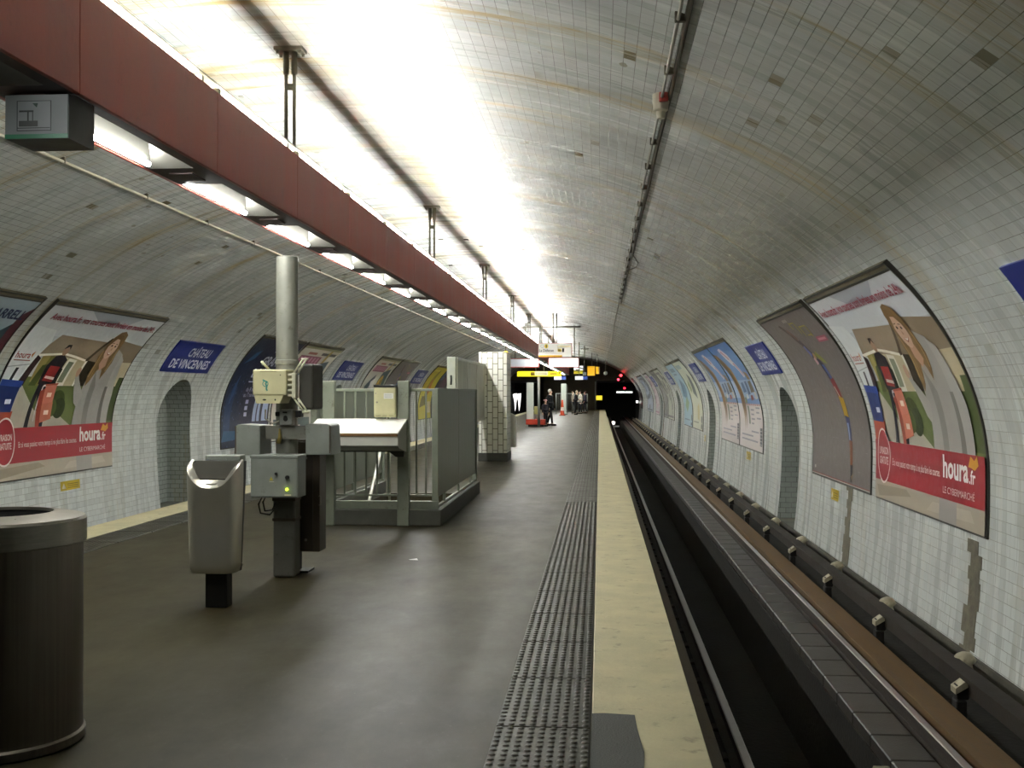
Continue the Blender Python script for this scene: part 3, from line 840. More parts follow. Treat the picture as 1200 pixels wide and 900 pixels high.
def d_pale(a):
    R, P = a.rect, a.poly
    R(0, 0, 1, 1, 'a9bcc6'); P([(0, .9), (.5, 1), (0, 1)], 'b9cbd3'); P([(.78, 0), (1, 0), (1, .9), (.9, .8), (.84, .5)], '27434a'); P([(.92, 0), (1, 0), (1, .96), (.95, .9)], '5a2a33')
    a.ly = 20; a.text('N FARRELL', .69, .875, .975, .935, '1d2c58', .03)
    P([(0, .1), (.5, .1), (.6, .5), (.3, .7), (0, .6)], '8fa4ad')

def d_bluegreen(a):
    R, P = a.rect, a.poly
    R(0, 0, 1, 1, '9fbdcb'); R(.15, .86, .7, .93, '5d7c90'); R(.2, .80, .6, .83, '5d7c90'); P([(.1, .45), (.5, .75), (.8, .62), (.6, .4)], '4f7a9c'); P([(.2, .3), (.5, .45), (.7, .35), (.4, .2)], '7d9a6a'); P([(.35, .5), (.45, .7), (.5, .66), (.42, .48)], '31485c')
    R(.1, .08, .7, .1, '5d7c90'); a.ell(.88, .13, .05, .05, '26303a'); R(.82, .02, .95, .06, '26303a')

def d_cream(a):
    R, P = a.rect, a.poly
    R(0, 0, 1, 1, 'd0d2bd'); R(.1, .88, .6, .95, '8fa6a6'); P([(.4, .5), (.6, .8), (.75, .74), (.7, .42)], '47514e'); P([(.5, .3), (.7, .36), (.66, .12), (.5, .14)], 'c3b878'); P([(.15, .62), (.35, .7), (.38, .55), (.2, .5)], '8d9a62')
    R(.1, .08, .6, .1, '8a8a72'); a.ell(.88, .14, .05, .05, '26303a'); a.ell(.88, .05, .05, .04, '26303a')

def d_collage(a, c1='5a4f55', c2='c9c6bb', c3='9c5a72'):
    R, P = a.rect, a.poly
    R(0, 0, 1, 1, c2); rnd = random.Random(len(c1)+int(c1, 16))
    for k in range(22):
        u, v = rnd.random()*.8, rnd.random()*.85
        P([(u, v), (u+.2*rnd.random()+.05, v+.03), (u+.16, v+.14), (u+.02, v+.12)], rnd.choice((c1, c3, '3a3d42', 'a8aca8', c1)))
    R(.1, .9, .8, .95, c1); R(.05, .03, .9, .07, c1)

def d_yellow(a):
    R, P = a.rect, a.poly
    R(0, 0, 1, 1, 'c9bb2a'); P([(.3, .5), (.5, .95), (.62, .9), (.6, .5), (.45, .3)], '8a7a22'); P([(.42, .7), (.55, .75), (.7, .5), (.55, .4)], 'b8632a'); P([(.1, .2), (.6, .25), (.5, .4), (.2, .4)], '6a5a1c'); R(.6, .1, .95, .3, 'd8d0b0'); R(.1, .9, .5, .94, 'e2d86a')

def d_dark(a):
    R, P = a.rect, a.poly
    R(0, 0, 1, 1, '2b2830'); P([(.2, .2), (.7, .3), (.8, .7), (.4, .9)], '55304a'); R(.1, .5, .9, .56, 'b0a9b0'); R(.1, .1, .8, .16, '8f2a35'); P([(.0, .7), (.3, .75), (.2, .95), (0, .95)], '3a5478')

G_POST = 'advertising posters on the curved walls'
ZP0, ZP1 = .22, 2.96
wall_poster('R', 11.12, 15.46, ZP0, ZP1, 'grocery delivery poster with woman in grey sweater, on the right wall nearest the camera', d_grocery, G_POST)
wall_poster('R', 15.78, 20.02, ZP0, ZP1, 'taupe poster with one slender upright multicoloured figure, on the right wall', d_figure, G_POST)
wall_poster('R', 26.0, 30.24, ZP0, ZP1-.03, 'blue sky poster with brown trunk, the nearer of the identical pair on the right wall', d_beach, G_POST, .05)
wall_poster('R', 30.34, 34.7, ZP0, ZP1-.03, 'blue sky poster with brown trunk, the farther of the identical pair on the right wall', d_beach, G_POST, .05)
wall_poster('R', 41.0, 45.4, ZP0, ZP1-.05, 'pale cream poster on the right wall, sharing a frame edge with a light blue one', d_cream, G_POST, .04)
wall_poster('R', 45.55, 50.0, ZP0, ZP1-.05, 'light blue poster on the right wall beyond the pale cream one', d_bluegreen, G_POST, .04)
wall_poster('R', 56.5, 61.5, ZP0, ZP1-.05, 'greyish collage poster on the right wall past the third blue name sign', lambda a: d_collage(a, '6a6468', 'bcbfae', '8c8f7a'), G_POST, .04)
wall_poster('R', 61.7, 65.4, ZP0, ZP1-.05, 'dark patterned poster on the right wall just before the bare mortar strip', lambda a: d_collage(a, '4a444c', '77746f', '6a5a4a'), G_POST, .04)
wall_poster('R', 70.5, 75.0, ZP0, ZP1-.05, 'pinkish poster on the far right wall', lambda a: d_collage(a, 'a8708a', 'cdbfc2', '9c5a72'), G_POST, .04)
wall_poster('R', 79., 88., ZP0, ZP1-.05, 'bluish white poster near the far end of the right wall', lambda a: d_collage(a, '48525f', 'a9b4c4', '6a7690'), G_POST, .04)
wall_poster('R', 98., 102., ZP0, ZP1-.05, 'dark reddish poster at the very end of the right wall by the tunnel mouth', d_dark, G_POST, .04)
ZL0, ZL1 = .17, 3.15
wall_poster('L', 12.35, 16.6, ZL0, ZL1, 'pale blue film poster cut off by the left edge of the photo', d_pale, G_POST)
wall_poster('L', 16.98, 21.5, ZL0, ZL1, 'grocery delivery poster with woman in grey sweater, on the left wall', d_grocery, G_POST)
wall_poster('L', 27.9, 32.0, ZL0, ZL1, 'dark navy poster with white lettering behind the steel equipment pole', d_blue_film, G_POST)
wall_poster('L', 32.25, 36.85, ZL0, ZL1, 'white and plum magazine poster with a yellow figure, right of the navy one', d_magazine, G_POST)
wall_poster('L', 43.7, 48.1, ZL0, ZL1-.03, 'white and plum magazine poster seen small above the cream cabinet, beside a taupe one', d_magazine, G_POST)
wall_poster('L', 48.3, 52.8, ZL0, ZL1-.03, 'taupe poster with one slender upright figure, on the left wall', d_figure, G_POST)
wall_poster('L', 59.0, 63.4, ZL0, ZL1-.03, 'bright yellow poster on the left wall beside the notice board', d_yellow, G_POST)
wall_poster('L', 63.6, 68.0, ZL0, ZL1-.03, 'dark poster on the left wall just past the yellow one', d_dark, G_POST)

# station name signs
M_ENAM = mat('blue_enamel', '1c2c80', .4, 0, .12, 3)
def name_sign(side, Ya, Yb, z0, z1, label, chips=False):
    t0, t1 = tz(z0), tz(z1); T = t1-t0; W = Yb-Ya
    art = Art(W, T)
    art.ly = 1
    art.text('CHÂTEAU', .34, .50, .80, .88, 'e9ecef', .02); art.text('DE VINCENNES', .10, .12, .92, .42, 'e9ecef', .02, ly=2)
    mp = wallmap(side, Ya, Yb, t0, lambda y: .03)
    bm = art.mesh(mp)
    mats = art.mats+[M_ENAM]; k = len(mats)-1; n = 8
    R = [[bm.verts.new(PT(side, y, t0+T*i/n, o)) for i in range(n+1) for o in (.03, -.005)] for y in (Ya, Yb)]
    fs = []
    for i in range(n):
        a, b, c, d = 2*i, 2*i+1, 2*i+2, 2*i+3
        fs.append(bm.faces.new((R[0][a], R[0][c], R[1][c], R[1][a])))
        for q in (0, 1): fs.append(bm.faces.new((R[q][a], R[q][b], R[q][d], R[q][c])))
    for i in (0, -2): fs.append(bm.faces.new((R[0][i], R[0][i+1], R[1][i+1], R[1][i])))
    for f in fs: f.material_index = k
    o = obj('station_name_sign', bm, mats, None, False, PT(side, (Ya+Yb)/2, t0))
    return tag(o, label, 'sign', 'blue station name signs')
SR = ['dark blue station name sign cut off at the right edge of the photo', 'blue station name sign above the nearest visible arched niche of the right wall', 'blue station name sign between the blue sky posters and the cream poster', 'small blue station name sign on the right wall past the light blue poster', 'tiny blue station name sign on the far right wall past the pinkish poster']
for k, (a, b) in enumerate(((6.2, 8.84), (21.5, 24.0), (36.75, 39.2), (51.6, 54.2), (67.2, 69.7))):
    name_sign('R', a, b, 2.03, 2.63, SR[k])
SL = ['blue station name sign above the arched niche of the left wall', 'blue station name sign above the left end of the stair railing', 'small blue station name sign between the taupe and the yellow posters on the left wall']
for k, (a, b) in enumerate(((23.1, 25.95), (38.5, 41.6), (54.5, 57.6))):
    name_sign('L', a, b, 2.12, 2.78, SL[k])

# small yellow notices
def notice(side, Y, z, w, h, label):
    art = Art(w, h); art.rect(0, 0, 1, 1, 'c2a81c', 3)
    art.ly = 4
    for k in range(3): art.rect(.35, .22+.2*k, .92, .3+.2*k, '6a5a10', 5)
    art.poly([(.06, .2), (.28, .2), (.17, .8)], 'e8e2c8', 5)
    bm = art.mesh(wallmap(side, Y-w/2, Y+w/2, tz(z), lambda y: .004), 0)
    V = []
    o = obj('safety_notice', bm, art.mats, None, False, PT(side, Y, tz(z)))
    return tag(o, label, 'notice', 'small yellow wall notices')
notice('L', 19.75, -.14, .75, .17, 'small yellow notice below the grocery poster on the left wall')
notice('R', 18.15, -.08, .55, .18, 'small yellow notice below the taupe poster on the right wall')
notice('R', 28.5, -.05, .8, .2, 'small yellow notice below the nearer blue sky poster')
notice('R', 40.2, -.1, .5, .22, 'tiny yellow notice beside the second niche of the right wall')

def ceilz(x): return CZ+EB*math.sqrt(1-((x-CX)/EA)**2)
# ------------------------------------------------------------------ pipes and cables on the vault
M_PIPE = mat('grey_conduit', '8f8b7c', .45, .3, .2, 6); M_PIPED = mat('brown_cable', '4b4536', .7, 0, .2, 8)
tR = tx(.57-CX)
c = thing('ceiling_conduit', (.57, 0, 4.3), 'thin grey conduit clipped along the vault to the right of the beam', 'pipe')
bm = BM(); tube(bm, [PT('R', y, tR, .05) for y in (YA, 5., 10.05, 18, 26, 33.3)], .014, 8)
tube(bm, [PT('R', y, tR+(.012 if k % 2 else -.006), .05) for k, y in enumerate((33.3, 50, 70, 90, 104))], .016, 6)
obj('pipe', bm, M_PIPE, c)
bm = BM(); tube(bm, [PT('R', y, tR-.055-(.01 if k % 2 else 0), .02) for k, y in enumerate((YA, 4, 7, 9.9, 12, 14.5, 17, 21, 26, 33))], .022, 6)
tube(bm, [PT('R', 20, tR, .03), PT('R', 21.2, tR-.06, .03), PT('R', 22.2, tR-.22, .03), PT('R', 23, tR-.2, .03), PT('R', 24.4, tR-.01, .03)], .012, 6)
obj('cable', bm, M_PIPED, c)
def clips(side, tt, ys, x0, x1, par):
    o0 = None
    for y in ys:
        if o0 is None:
            p = PT(side, y, tt, .03); bm = BM(); box(bm, p.x+x0, p.x+x1, y-.02, y+.02, p.z-.035, p.z+.04, .004, 0, None, 1); o0 = obj('clip', bm, M_PIPED, par); yb = y
        else:
            q = o0.copy(); COL.objects.link(q); q.location.y = y-yb
clips('R', tR, [4+1.3*k for k in range(22)], -.03, .05, c)
p = PT('R', 10.05, tR, .06)
bm = BM(); lathe(bm, p.x, 10.05, [(.001, p.z-.16), (.035, p.z-.16), (.045, p.z-.1), (.065, p.z-.085), (.07, p.z-.03), (.075, p.z-.02), (.075, p.z+.06)], 20)
box(bm, p.x-.02, p.x+.06, 9.93, 9.98, p.z-.03, p.z+.05, .006, 1)
jb = obj('junction_box', bm, [mat('cream_junction', 'aaa48e', .5, 0, .1, 9), mat('red_cap', '9c3a30', .5, 0, .1, 9)], c); autosmooth(jb)
q = PT('R', 33.4, tR, .0)
bm = BM()
P0 = [[bm.verts.new(PT('R', yy, tR+.8-1.6*i/10, .02)) for i in range(11)] for yy in (33.0, 33.75)]
for i in range(10): bm.faces.new((P0[0][i], P0[0][i+1], P0[1][i+1], P0[1][i]))
struct(obj('trim_10', bm, mat('plaster_patch', 'a89f86', .85, 0, .15, 3, .3, 20)))
tL = tx(3.33)
c = thing('ceiling_cable', (-6.32, 0, 4.38), 'pale cable pipe running along the vault to the left of the beam', 'pipe')
bm = BM(); tube(bm, [PT('L', y, tL, .05) for y in (YA, 20, 45, 75, 104)], .022, 8); obj('pipe', bm, mat('pale_pipe', 'b5b09a', .4, .2, .1, 6), c)
clips('L', tL, [3+2.4*k for k in range(30)], -.03, .03, c)
c = thing('cross_pipe', (-.8, 52, 4.6), 'horizontal grey pipe crossing under the vault above the line direction sign', 'pipe')
bm = BM(); tube(bm, [(-3.6, 52, 4.72), (-.9, 52, 4.72)], .035, 8); tube(bm, [(-3.4, 52, 4.72), (-3.4, 52, ceilz(-3.4))], .02, 6); tube(bm, [(-1.2, 52, 4.72), (-1.2, 52, ceilz(-1.2))], .02, 6); obj('pipe', bm, M_PIPE, c)
# ------------------------------------------------------------------ things on the platform
M_STEEL = mat('brushed_dark_steel', '6e665c', .4, .9, .18, 3, stretch=(14, 14, .25))
M_STEELR = mat('brushed_steel_rim', '8a857b', .33, .85, .12, 4, stretch=(3, 3, 30))
M_SATIN = mat('satin_metal_shell', 'b9b6aa', .32, .85, .05, 5)
M_BLACK = mat('black_paint', '161512', .5, .2, .2, 8)
M_GREYB = mat('grey_painted_steel', '868a82', .45, .2, .1, 6, wear='6e6f64')
M_GREYP = mat('pole_grey', '85857a', .5, .25, .14, 5, wear='5f5645')
M_CREAM = mat('cream_enamel', 'b8b38c', .45, 0, .08, 6)
M_GRN = mat('grey_green_paint', '7d8273', .5, .15, .14, 4, wear='5d5b48')
M_GRND = mat('grey_green_panel', '6b7060', .42, .2, .16, 2.5, stretch=(8, 8, .4))
M_BROWN = mat('brown_cabinet', '4a4135', .5, .15, .15, 4)
M_WHITE = mat('white_laminate', 'd9d9d0', .4, 0, .05, 4)
M_WOOD = mat('worn_wood_edge', '6e5028', .6, 0, .3, 10, stretch=(2, 12, 12))
M_HOLE = mat('dark_hole', '0b0b0a', .8, 0, .1, 4)

# big round bin
cx, cy, R_ = -2.835, 5.05, .385
t = thing('litter_bin', (cx, cy, 0), 'big round brushed steel litter bin cut off by the left edge of the photo', 'bin')
bm = BM(); lathe(bm, cx, cy, [(R_-.01, 0), (R_, .01), (R_, .045), (R_-.012, .055), (R_-.012, .955), (R_-.02, .965), (R_-.05, .965)], 72)
autosmooth(obj('body', bm, M_STEEL, t), 30)
bm = BM(); lathe(bm, cx, cy, [(R_-.02, .94), (R_, .94), (R_+.003, .945), (R_+.003, 1.05), (R_-.006, 1.062), (.25, 1.085), (.24, 1.085), (.235, 1.07)], 72)
autosmooth(obj('lid', bm, M_STEELR, t), 30)
bm = BM(); lathe(bm, cx, cy, [(.24, 1.083), (.232, 1.0), (.001, .99)], 48); obj('opening', bm, M_HOLE, t, True)

def sup(a, n): return math.copysign(abs(math.cos(a))**(2/n), math.cos(a)), math.copysign(abs(math.sin(a))**(2/n), math.sin(a))
def post_bin(loc, rot, label):
    t = thing('post_litter_bin', (0, 0, 0), label, 'bin', 'satin metal bins with a scooped mouth')
    # front faces -y. shell: U shaped plan, scooped rim
    W, D = .205, .15
    N, KZ = 44, 22
    plan = []
    for i in range(N+1):
        a = PI+PI*i/N                       # from -x round the front (-y) to +x
        c, s_ = sup(a, 4.2)
        plan.append((c, s_))
    def rimz(i):
        c, s_ = plan[i]
        f = max(0., -s_)                    # 1 at the front
        k = 1.13-.13*min(1, f)**1.3*(1-.35*abs(c)**3)
        return k-.075*max(0, f-.6)/.4*(1-c*c)
    def P(i, z, inset=0.):
        c, s_ = plan[i]; k = (z-.28)/.85
        w = W*(.90+.10*min(1, k*1.25))-inset; d = D*(.98+.12*k)-inset
        x = c*w; y = s_*d*1.15+.03
        g = math.exp(-((c/.75)**2+((z-.68)/.24)**2)*1.2)*(1 if s_ < 0 else 0)
        return (x, y+.034*g*max(0, -s_), z)
    bm = BM(); o_ = []
    for k in range(KZ+1):
        row = []
        for i in range(N+1):
            zt = rimz(i); z = .28+(zt-.28)*k/KZ
            inset = .012 if k == 0 else 0
            row.append(bm.verts.new(P(i, z, inset)))
        o_.append(row)
    rim1 = [bm.verts.new((lambda p: (p[0], p[1], p[2]+.008))(P(i, rimz(i), .010))) for i in range(N+1)]
    rim2 = [bm.verts.new((lambda p: (p[0], p[1], max(p[2]+.002, .985)))(P(i, rimz(i), .022+.04*max(0, -plan[i][1])**2))) for i in range(N+1)]
    inn = [bm.verts.new((lambda p: (p[0], p[1], max(.93, rimz(i)-.15)))(P(i, rimz(i)-.1, .034+.035*max(0, -plan[i][1])**2))) for i in range(N+1)]
    for a, b in zip(o_+[rim1, rim2], o_[1:]+[rim1, rim2, inn]):
        for i in range(N): bm.faces.new((a[i], a[i+1], b[i+1], b[i]))
    bm.faces.new(o_[0][::-1])
    bmesh.ops.recalc_face_normals(bm, faces=bm.faces)
    autosmooth(obj('shell', bm, M_SATIN, t), 50)
    bm = BM(); v = [bm.verts.new(P(i, .96, .03)) for i in range(N+1)]; bm.faces.new(v); obj('well', bm, M_HOLE, t)
    bm = BM(); prism(bm, [(-.19, .985), (.19, .985), (.19, 1.10), (.165, 1.125), (-.165, 1.125), (-.19, 1.10)], 'y', .03, .045); obj('inner_plate', bm, M_SATIN, t)
    bm = BM(); prism(bm, [(-.16, .275), (.165, .275), (.2, 1.12), (-.195, 1.12)], 'y', .045, .115); obj('back_plate', bm, M_BLACK, t)
    bm = BM(); box(bm, -.085, .085, .0, .13, 0, .95, .006); obj('post', bm, M_BLACK, t)
    bm = BM(); box(bm, -.11, .17, .06, .19, 1.10, 1.165, .008); box(bm, -.085, -.075, .05, .07, 1.12, 1.14, .003); box(bm, .05, .06, .05, .07, 1.12, 1.14, .003)
    obj('lid_box', bm, M_GREYB, t)
    bm = BM(); lathe(bm, .0, .0, [(.001, 0), (.014, 0), (.014, .02), (.001, .024)], 14)
    bmesh.ops.transform(bm, verts=bm.verts, matrix=Matrix.Translation((.175, .04, .33)) @ Matrix.Rotation(PI/2, 4, 'Y')); obj('lock', bm, M_STEELR, t)
    t.location = loc; t.rotation_euler = (0, 0, rot)
    return t
b1 = post_bin((-2.935, 8.31, 0), math.radians(0), 'satin metal bin with scooped mouth on a black post, in front of the equipment pole')
b2 = copytree(b1); b2.location = (-2.24, 27.85, 0); b2.rotation_euler = (0, 0, math.radians(90)); b2['label'] = 'satin metal bin seen side on, at the corner of the white tiled pillar'

# steel equipment pole
px_, py_ = -2.815, 9.82
t = thing('equipment_pole', (px_, py_, 0), 'tall grey steel pole carrying boxes and monitors, open topped', 'pole')
bm = BM(); tube(bm, [(px_, py_, 1.0), (px_, py_, 2.87)], .098, 28)
lathe(bm, px_, py_, [(.098, 2.87), (.09, 2.875), (.08, 2.87), (.08, 2.7)], 28); lathe(bm, px_, py_, [(.098, 1.9), (.106, 1.905), (.106, 1.94), (.098, 1.945)], 28)
autosmooth(obj('upper_tube', bm, M_GREYP, t))
bm = BM(); box(bm, px_-.1, px_+.1, py_-.1, py_+.1, 0, .72, .02); obj('lower_post', bm, mat('lower_post_grey', '5c5b52', .6, .2, .2, 4, .2, 40, wear='413c30'), t)
bm = BM(); box(bm, px_-.106, px_+.106, py_-.106, py_+.106, .5, .53, .008); obj('collar', bm, M_BROWN, t)
bm = BM(); box(bm, px_-.1, px_+.1, py_-.1, py_+.1, .7, 1.02, .02); box(bm, px_-.106, px_+.106, py_-.106, py_+.106, .68, .71, .006); obj('upper_sleeve', bm, M_BROWN, t)
bm = BM(); box(bm, px_-.21, px_+.23, py_-.14, py_-.11, 1.235, 1.355, .004); box(bm, px_-.23, px_-.205, py_-.14, py_+.05, 1.12, 1.355, .004); box(bm, px_+.22, px_+.24, py_-.14, py_+.05, 1.12, 1.36, .004)
for sx in (-.19, .2):
    for sz in (1.26, 1.33): tube(bm, [(px_+sx, py_-.145, sz), (px_+sx, py_-.13, sz)], .008, 8)
cb = obj('cross_bracket', bm, M_GREYP, t)
bm = BM(); tube(bm, [(px_-.02, py_-.16, 1.33), (px_-.015, py_-.17, 1.25), (px_-.03, py_-.165, 1.2)], [.008, .018, .022], 10); obj('latch', bm, mat('brass_latch', '8a7c45', .4, .7, .2, 10), cb)
bm = BM(); tube(bm, [(px_-.15, py_-.2, .76), (px_-.2, py_-.19, .66), (px_-.19, py_-.17, .58), (px_-.12, py_-.12, .56), (px_-.09, py_-.1, .6)], .008, 8)
tube(bm, [(px_-.12, py_-.2, .76), (px_-.16, py_-.19, .68), (px_-.15, py_-.17, .6), (px_-.1, py_-.11, .6), (px_-.08, py_-.1, .66)], .008, 8)
obj('looped_cables', bm, M_BLACK, t)
bm = BM(); tube(bm, [(px_-.13, py_-.22, 1.5), (px_-.14, py_-.2, 1.42), (px_-.08, py_-.18, 1.375), (px_-.02, py_-.15, 1.4), (px_-.0, py_-.13, 1.5)], .007, 8)
obj('pale_wire', bm, mat('pale_wire', 'c4c2b0', .5), t)
bm = BM(); box(bm, px_-.05, px_-.005, py_-.2, py_-.12, 1.44, 1.48, .006); box(bm, px_+.12, px_+.17, py_-.16, py_-.06, 1.43, 1.49, .006); obj('black_connectors', bm, M_BLACK, t)

def front_art(art, x0, z0, y, name, parent):
    bm = art.mesh(lambda a, b, l: Vector((x0+a, y-.001-l*2, z0+b)), 0); return obj(name, bm, art.mats, parent)

# cream intercom box with the round emblem
t = thing('intercom_box', (-2.85, 9.62, 1.37), 'cream box with a small teal round emblem on the front of the steel pole', 'box')
bm = BM(); box(bm, -3.005, -2.705, 9.42, 9.7, 1.625, 1.85, .012); bx = obj('casing', bm, M_CREAM, t)
bm = BM(); prism(bm, [(-2.975, 1.555), (-2.765, 1.555), (-2.735, 1.625), (-2.99, 1.625)], 'y', 9.424, 9.7); lw = obj('lower_cover', bm, M_CREAM, t)
ar = Art(.3, .225)
ar.ring(.38, .45, .09, .12, .24, '3f8f84'); ar.line([(.30, .60), (.42, .52), (.38, .44), (.43, .36), (.40, .26), (.44, .18)], .012, '3f8f84'); ar.ell(.82, .78, .018, .024, '4a4836')
ar.rect(.22, .91, .7, .94, '8d8763')
front_art(ar, -3.005, 1.625, 9.42, 'emblem', bx)
ar = Art(.24, .08); ar.ell(.35, .4, .07, .09, '1b1a14'); ar.ell(.75, .4, .03, .1, '1b1a14'); front_art(ar, -2.985, 1.555, 9.424, 'slots', lw)
bm = BM()
for zz in (1.84, 1.55): pass
tube(bm, [(-2.9, 9.6, 1.84), (-2.95, 9.5, 1.92)], .011, 8)
obj('stay', bm, mat('pale_bracket', 'b9b79c', .5), t)
bm = BM()                                   # ribbed bracket on its right side
box(bm, -2.665, -2.63, 9.44, 9.5, 1.6, 1.82, .006)
for k in range(5):
    box(bm, -2.70, -2.66, 9.44, 9.47, 1.615+.045*k, 1.635+.045*k, .003, 0, None, 1)
for (z0, z1, xx) in ((1.82, 1.94, -2.57), (1.6, 1.48, -2.56)):
    tube(bm, [(-2.65, 9.46, z0), (xx, 9.46, z1)], .009, 6); tube(bm, [(-2.615, 9.46, z0), (xx+.03, 9.46, z1)], .009, 6); tube(bm, [(xx-.015, 9.46, z1), (xx+.045, 9.46, z1)], .012, 6)
obj('side_bracket', bm, mat('pale_bracket', 'b9b79c', .5), t)
bm = BM(); box(bm, -2.62, -2.49, 9.5, 9.85, 1.5, 1.9, .02); obj('loudspeaker_case', bm, mat('dark_olive', '35332a', .6), t)

# little key switch
t = thing('key_switch', (-2.77, 9.7, 1.36), 'small grey key switch plate on the pole between cream box and crossbar', 'switch')
bm = BM(); box(bm, -2.83, -2.71, 9.62, 9.722, 1.36, 1.5, .008); s_ = obj('plate', bm, M_GREYB, t)
bm = BM(); tube(bm, [(-2.77, 9.61, 1.43), (-2.77, 9.63, 1.43)], .017, 14); tube(bm, [(-2.77, 9.615, 1.415), (-2.77, 9.63, 1.415)], .02, 14); box(bm, -2.795, -2.755, 9.612, 9.63, 1.468, 1.48, .002, 0, None, 1); obj('keyhole', bm, mat('dark_key', '34352f', .4, .5), t)

# monitor hoods on the crossbar
def hood(loc, flip, label):
    t = thing('monitor_hood', loc, label, 'monitor', 'monitor hoods on the crossbar')
    bm = BM(); f = -1 if flip else 1
    prism(bm, [(-.115, -.145), (.115, -.145), (.115, .115), (-.075*1, .125), (-.095, .12)] if flip else [(-.115, -.145), (.115, -.145), (.105, .11), (.08, .125), (-.115, .125)], 'y', -.11, .24)
    r = bmesh.ops.bevel(bm, geom=bm.edges[:], offset=.006, segments=2, affect='EDGES')
    bmesh.ops.translate(bm, verts=bm.verts, vec=loc); obj('hood', bm, M_GREYB, t)
    bm = BM(); box(bm, loc[0]-.095, loc[0]+.095, loc[1]+.2, loc[1]+.245, loc[2]-.12, loc[2]+.09, .005); obj('screen', bm, M_HOLE, t)
    bm = BM(); xs = loc[0]+f*.1; box(bm, xs-.006, xs+.006, loc[1]-.1125, loc[1]-.1095, loc[2]-.13, loc[2]+.11, .0); obj('seam', bm, M_BROWN, t)
    return t
hood((-3.085, 9.62, 1.245), True, 'grey slant-sided monitor hood at the left end of the crossbar')
hood((-2.445, 9.62, 1.25), False, 'grey monitor hood at the right end of the crossbar, before the white desk')

# grey control cabinet
t = thing('control_cabinet', (-2.82, 9.55, .73), 'grey steel control box with a lit yellow-green lamp, low on the pole', 'box')
bm = BM(); box(bm, -3.03, -2.61, 9.45, 9.71, .735, 1.09, .006); box(bm, -3.035, -2.605, 9.44, 9.71, 1.08, 1.105, .004); cbx = obj('casing', bm, M_GREYB, t)
bm = BM(); box(bm, -3.022, -2.618, 9.443, 9.452, .745, 1.075, .003, 0, None, 1); dr = obj('door', bm, M_GREYB, t)
bm = BM(); tube(bm, [(-2.80, 9.425, .945), (-2.80, 9.45, .945)], .012, 12); tube(bm, [(-2.70, 9.42, .915), (-2.70, 9.45, .915)], .017, 12); obj('locks', bm, M_BLACK, dr)
bm = BM(); tube(bm, [(-2.705, 9.43, .81), (-2.705, 9.45, .81)], .01, 12); obj('indicator_lamp', bm, mat('green_lamp', 'b8d820', .4, emit=1.2), dr)
ar = Art(.42, .36); ar.poly([(.40, .42), (.48, .42), (.44, .52)], 'b8a93a'); ar.rect(.72, .05, .86, .09, 'c9c79a'); ar.rect(.4, .38, .5, .4, 'b8b49a'); front_art(ar, -3.03, .735, 9.443, 'stickers', dr)

# tall brown cabinet on its own foot
t = thing('tall_cabinet', (-2.66, 10.12, 0), 'narrow tall brown cabinet standing on a short foot behind the steel pole', 'cabinet')
bm = BM(); box(bm, -2.77, -2.56, 10.0, 10.24, .19, 1.22, .006); ca = obj('casing', bm, M_BROWN, t)
bm = BM(); box(bm, -2.765, -2.622, 9.99, 10.002, .2, 1.2, .004, 0, None, 1)
dd = obj('door', bm, mat('brown_door', '3d352b', .45, .2, .15, 4), t)
bm = BM()
for z in (.3, 1.05): tube(bm, [(-2.685, 9.98, z), (-2.685, 10.0, z)], .012, 10)
tube(bm, [(-2.565, 9.99, .62), (-2.55, 9.99, .62), (-2.55, 9.99, .7), (-2.565, 9.99, .7)], .006, 6); obj('fasteners', bm, M_STEELR, dd)
bm = BM(); box(bm, -2.84, -2.755, 10.0, 10.12, 0, 1.1, .006); box(bm, -2.87, -2.66, 9.97, 10.2, 0, .02, .004); obj('foot', bm, M_BLACK, t)

# ------------------------------------------------------------------ stair enclosure
EX0, EX1, EY0, EY1 = -3.58, -2.03, 13.7, 18.1
t = thing('stair_railing', ((EX0+EX1)/2, (EY0+EY1)/2, 0), 'grey-green steel railing with sheet panels round the stairwell', 'railing')
bm = BM(); kb = .12
box(bm, EX0-kb, EX1+kb*.6, EY0-.1, EY0+.08, 0, .2, .012); box(bm, EX1-.09, EX1+kb*.6, EY0+.07, EY1, 0, .2, .012); box(bm, EX0-kb, EX0+.06, EY0+.07, EY1, 0, .2, .012)
obj('kerb', bm, mat('dark_kerb', '4a4a40', .6, 0, .2, 5, .2, 30), t)
bm = BM(); box(bm, EX0-.03, EX1+.03, EY0-.05, EY0+.03, .2, .3, .004); obj('skirting', bm, M_GRN, t)
def part_box(name, m, *a, bev=.006, parent=t):
    bm = BM(); box(bm, *a, bev); return obj(name, bm, m, parent)
for (xa, xb) in ((-3.44, -3.29), (-2.50, -2.355)):
    part_box('square_post', M_GRN, xa, xb, EY0-.14, EY0-.02, 0, 1.795, bev=.01)
for xa in (EX0-.03, EX1-.05):
    part_box('corner_post', M_GRN, xa, xa+.075, EY0-.04, EY0+.035, .2, 1.7)
for xa in (EX0-.03, EX1-.05):
    part_box('end_post', M_GRN, xa, xa+.075, EY1-.075, EY1, .2, 1.7)
part_box('top_rail', M_GRN, EX0, EX1, EY0-.02, EY0+.015, 1.665, 1.7, bev=.004)
part_box('bottom_rail', M_GRN, EX0, EX1, EY0-.015, EY0+.015, .355, .38, bev=.003)
xs = [-3.49] + [-3.19+.138*k for k in range(5)] + [-2.28, -2.16]
for x in xs:
    part_box('baluster', M_GRN, x-.011, x+.011, EY0-.011, EY0+.011, .38, 1.665, bev=.003)
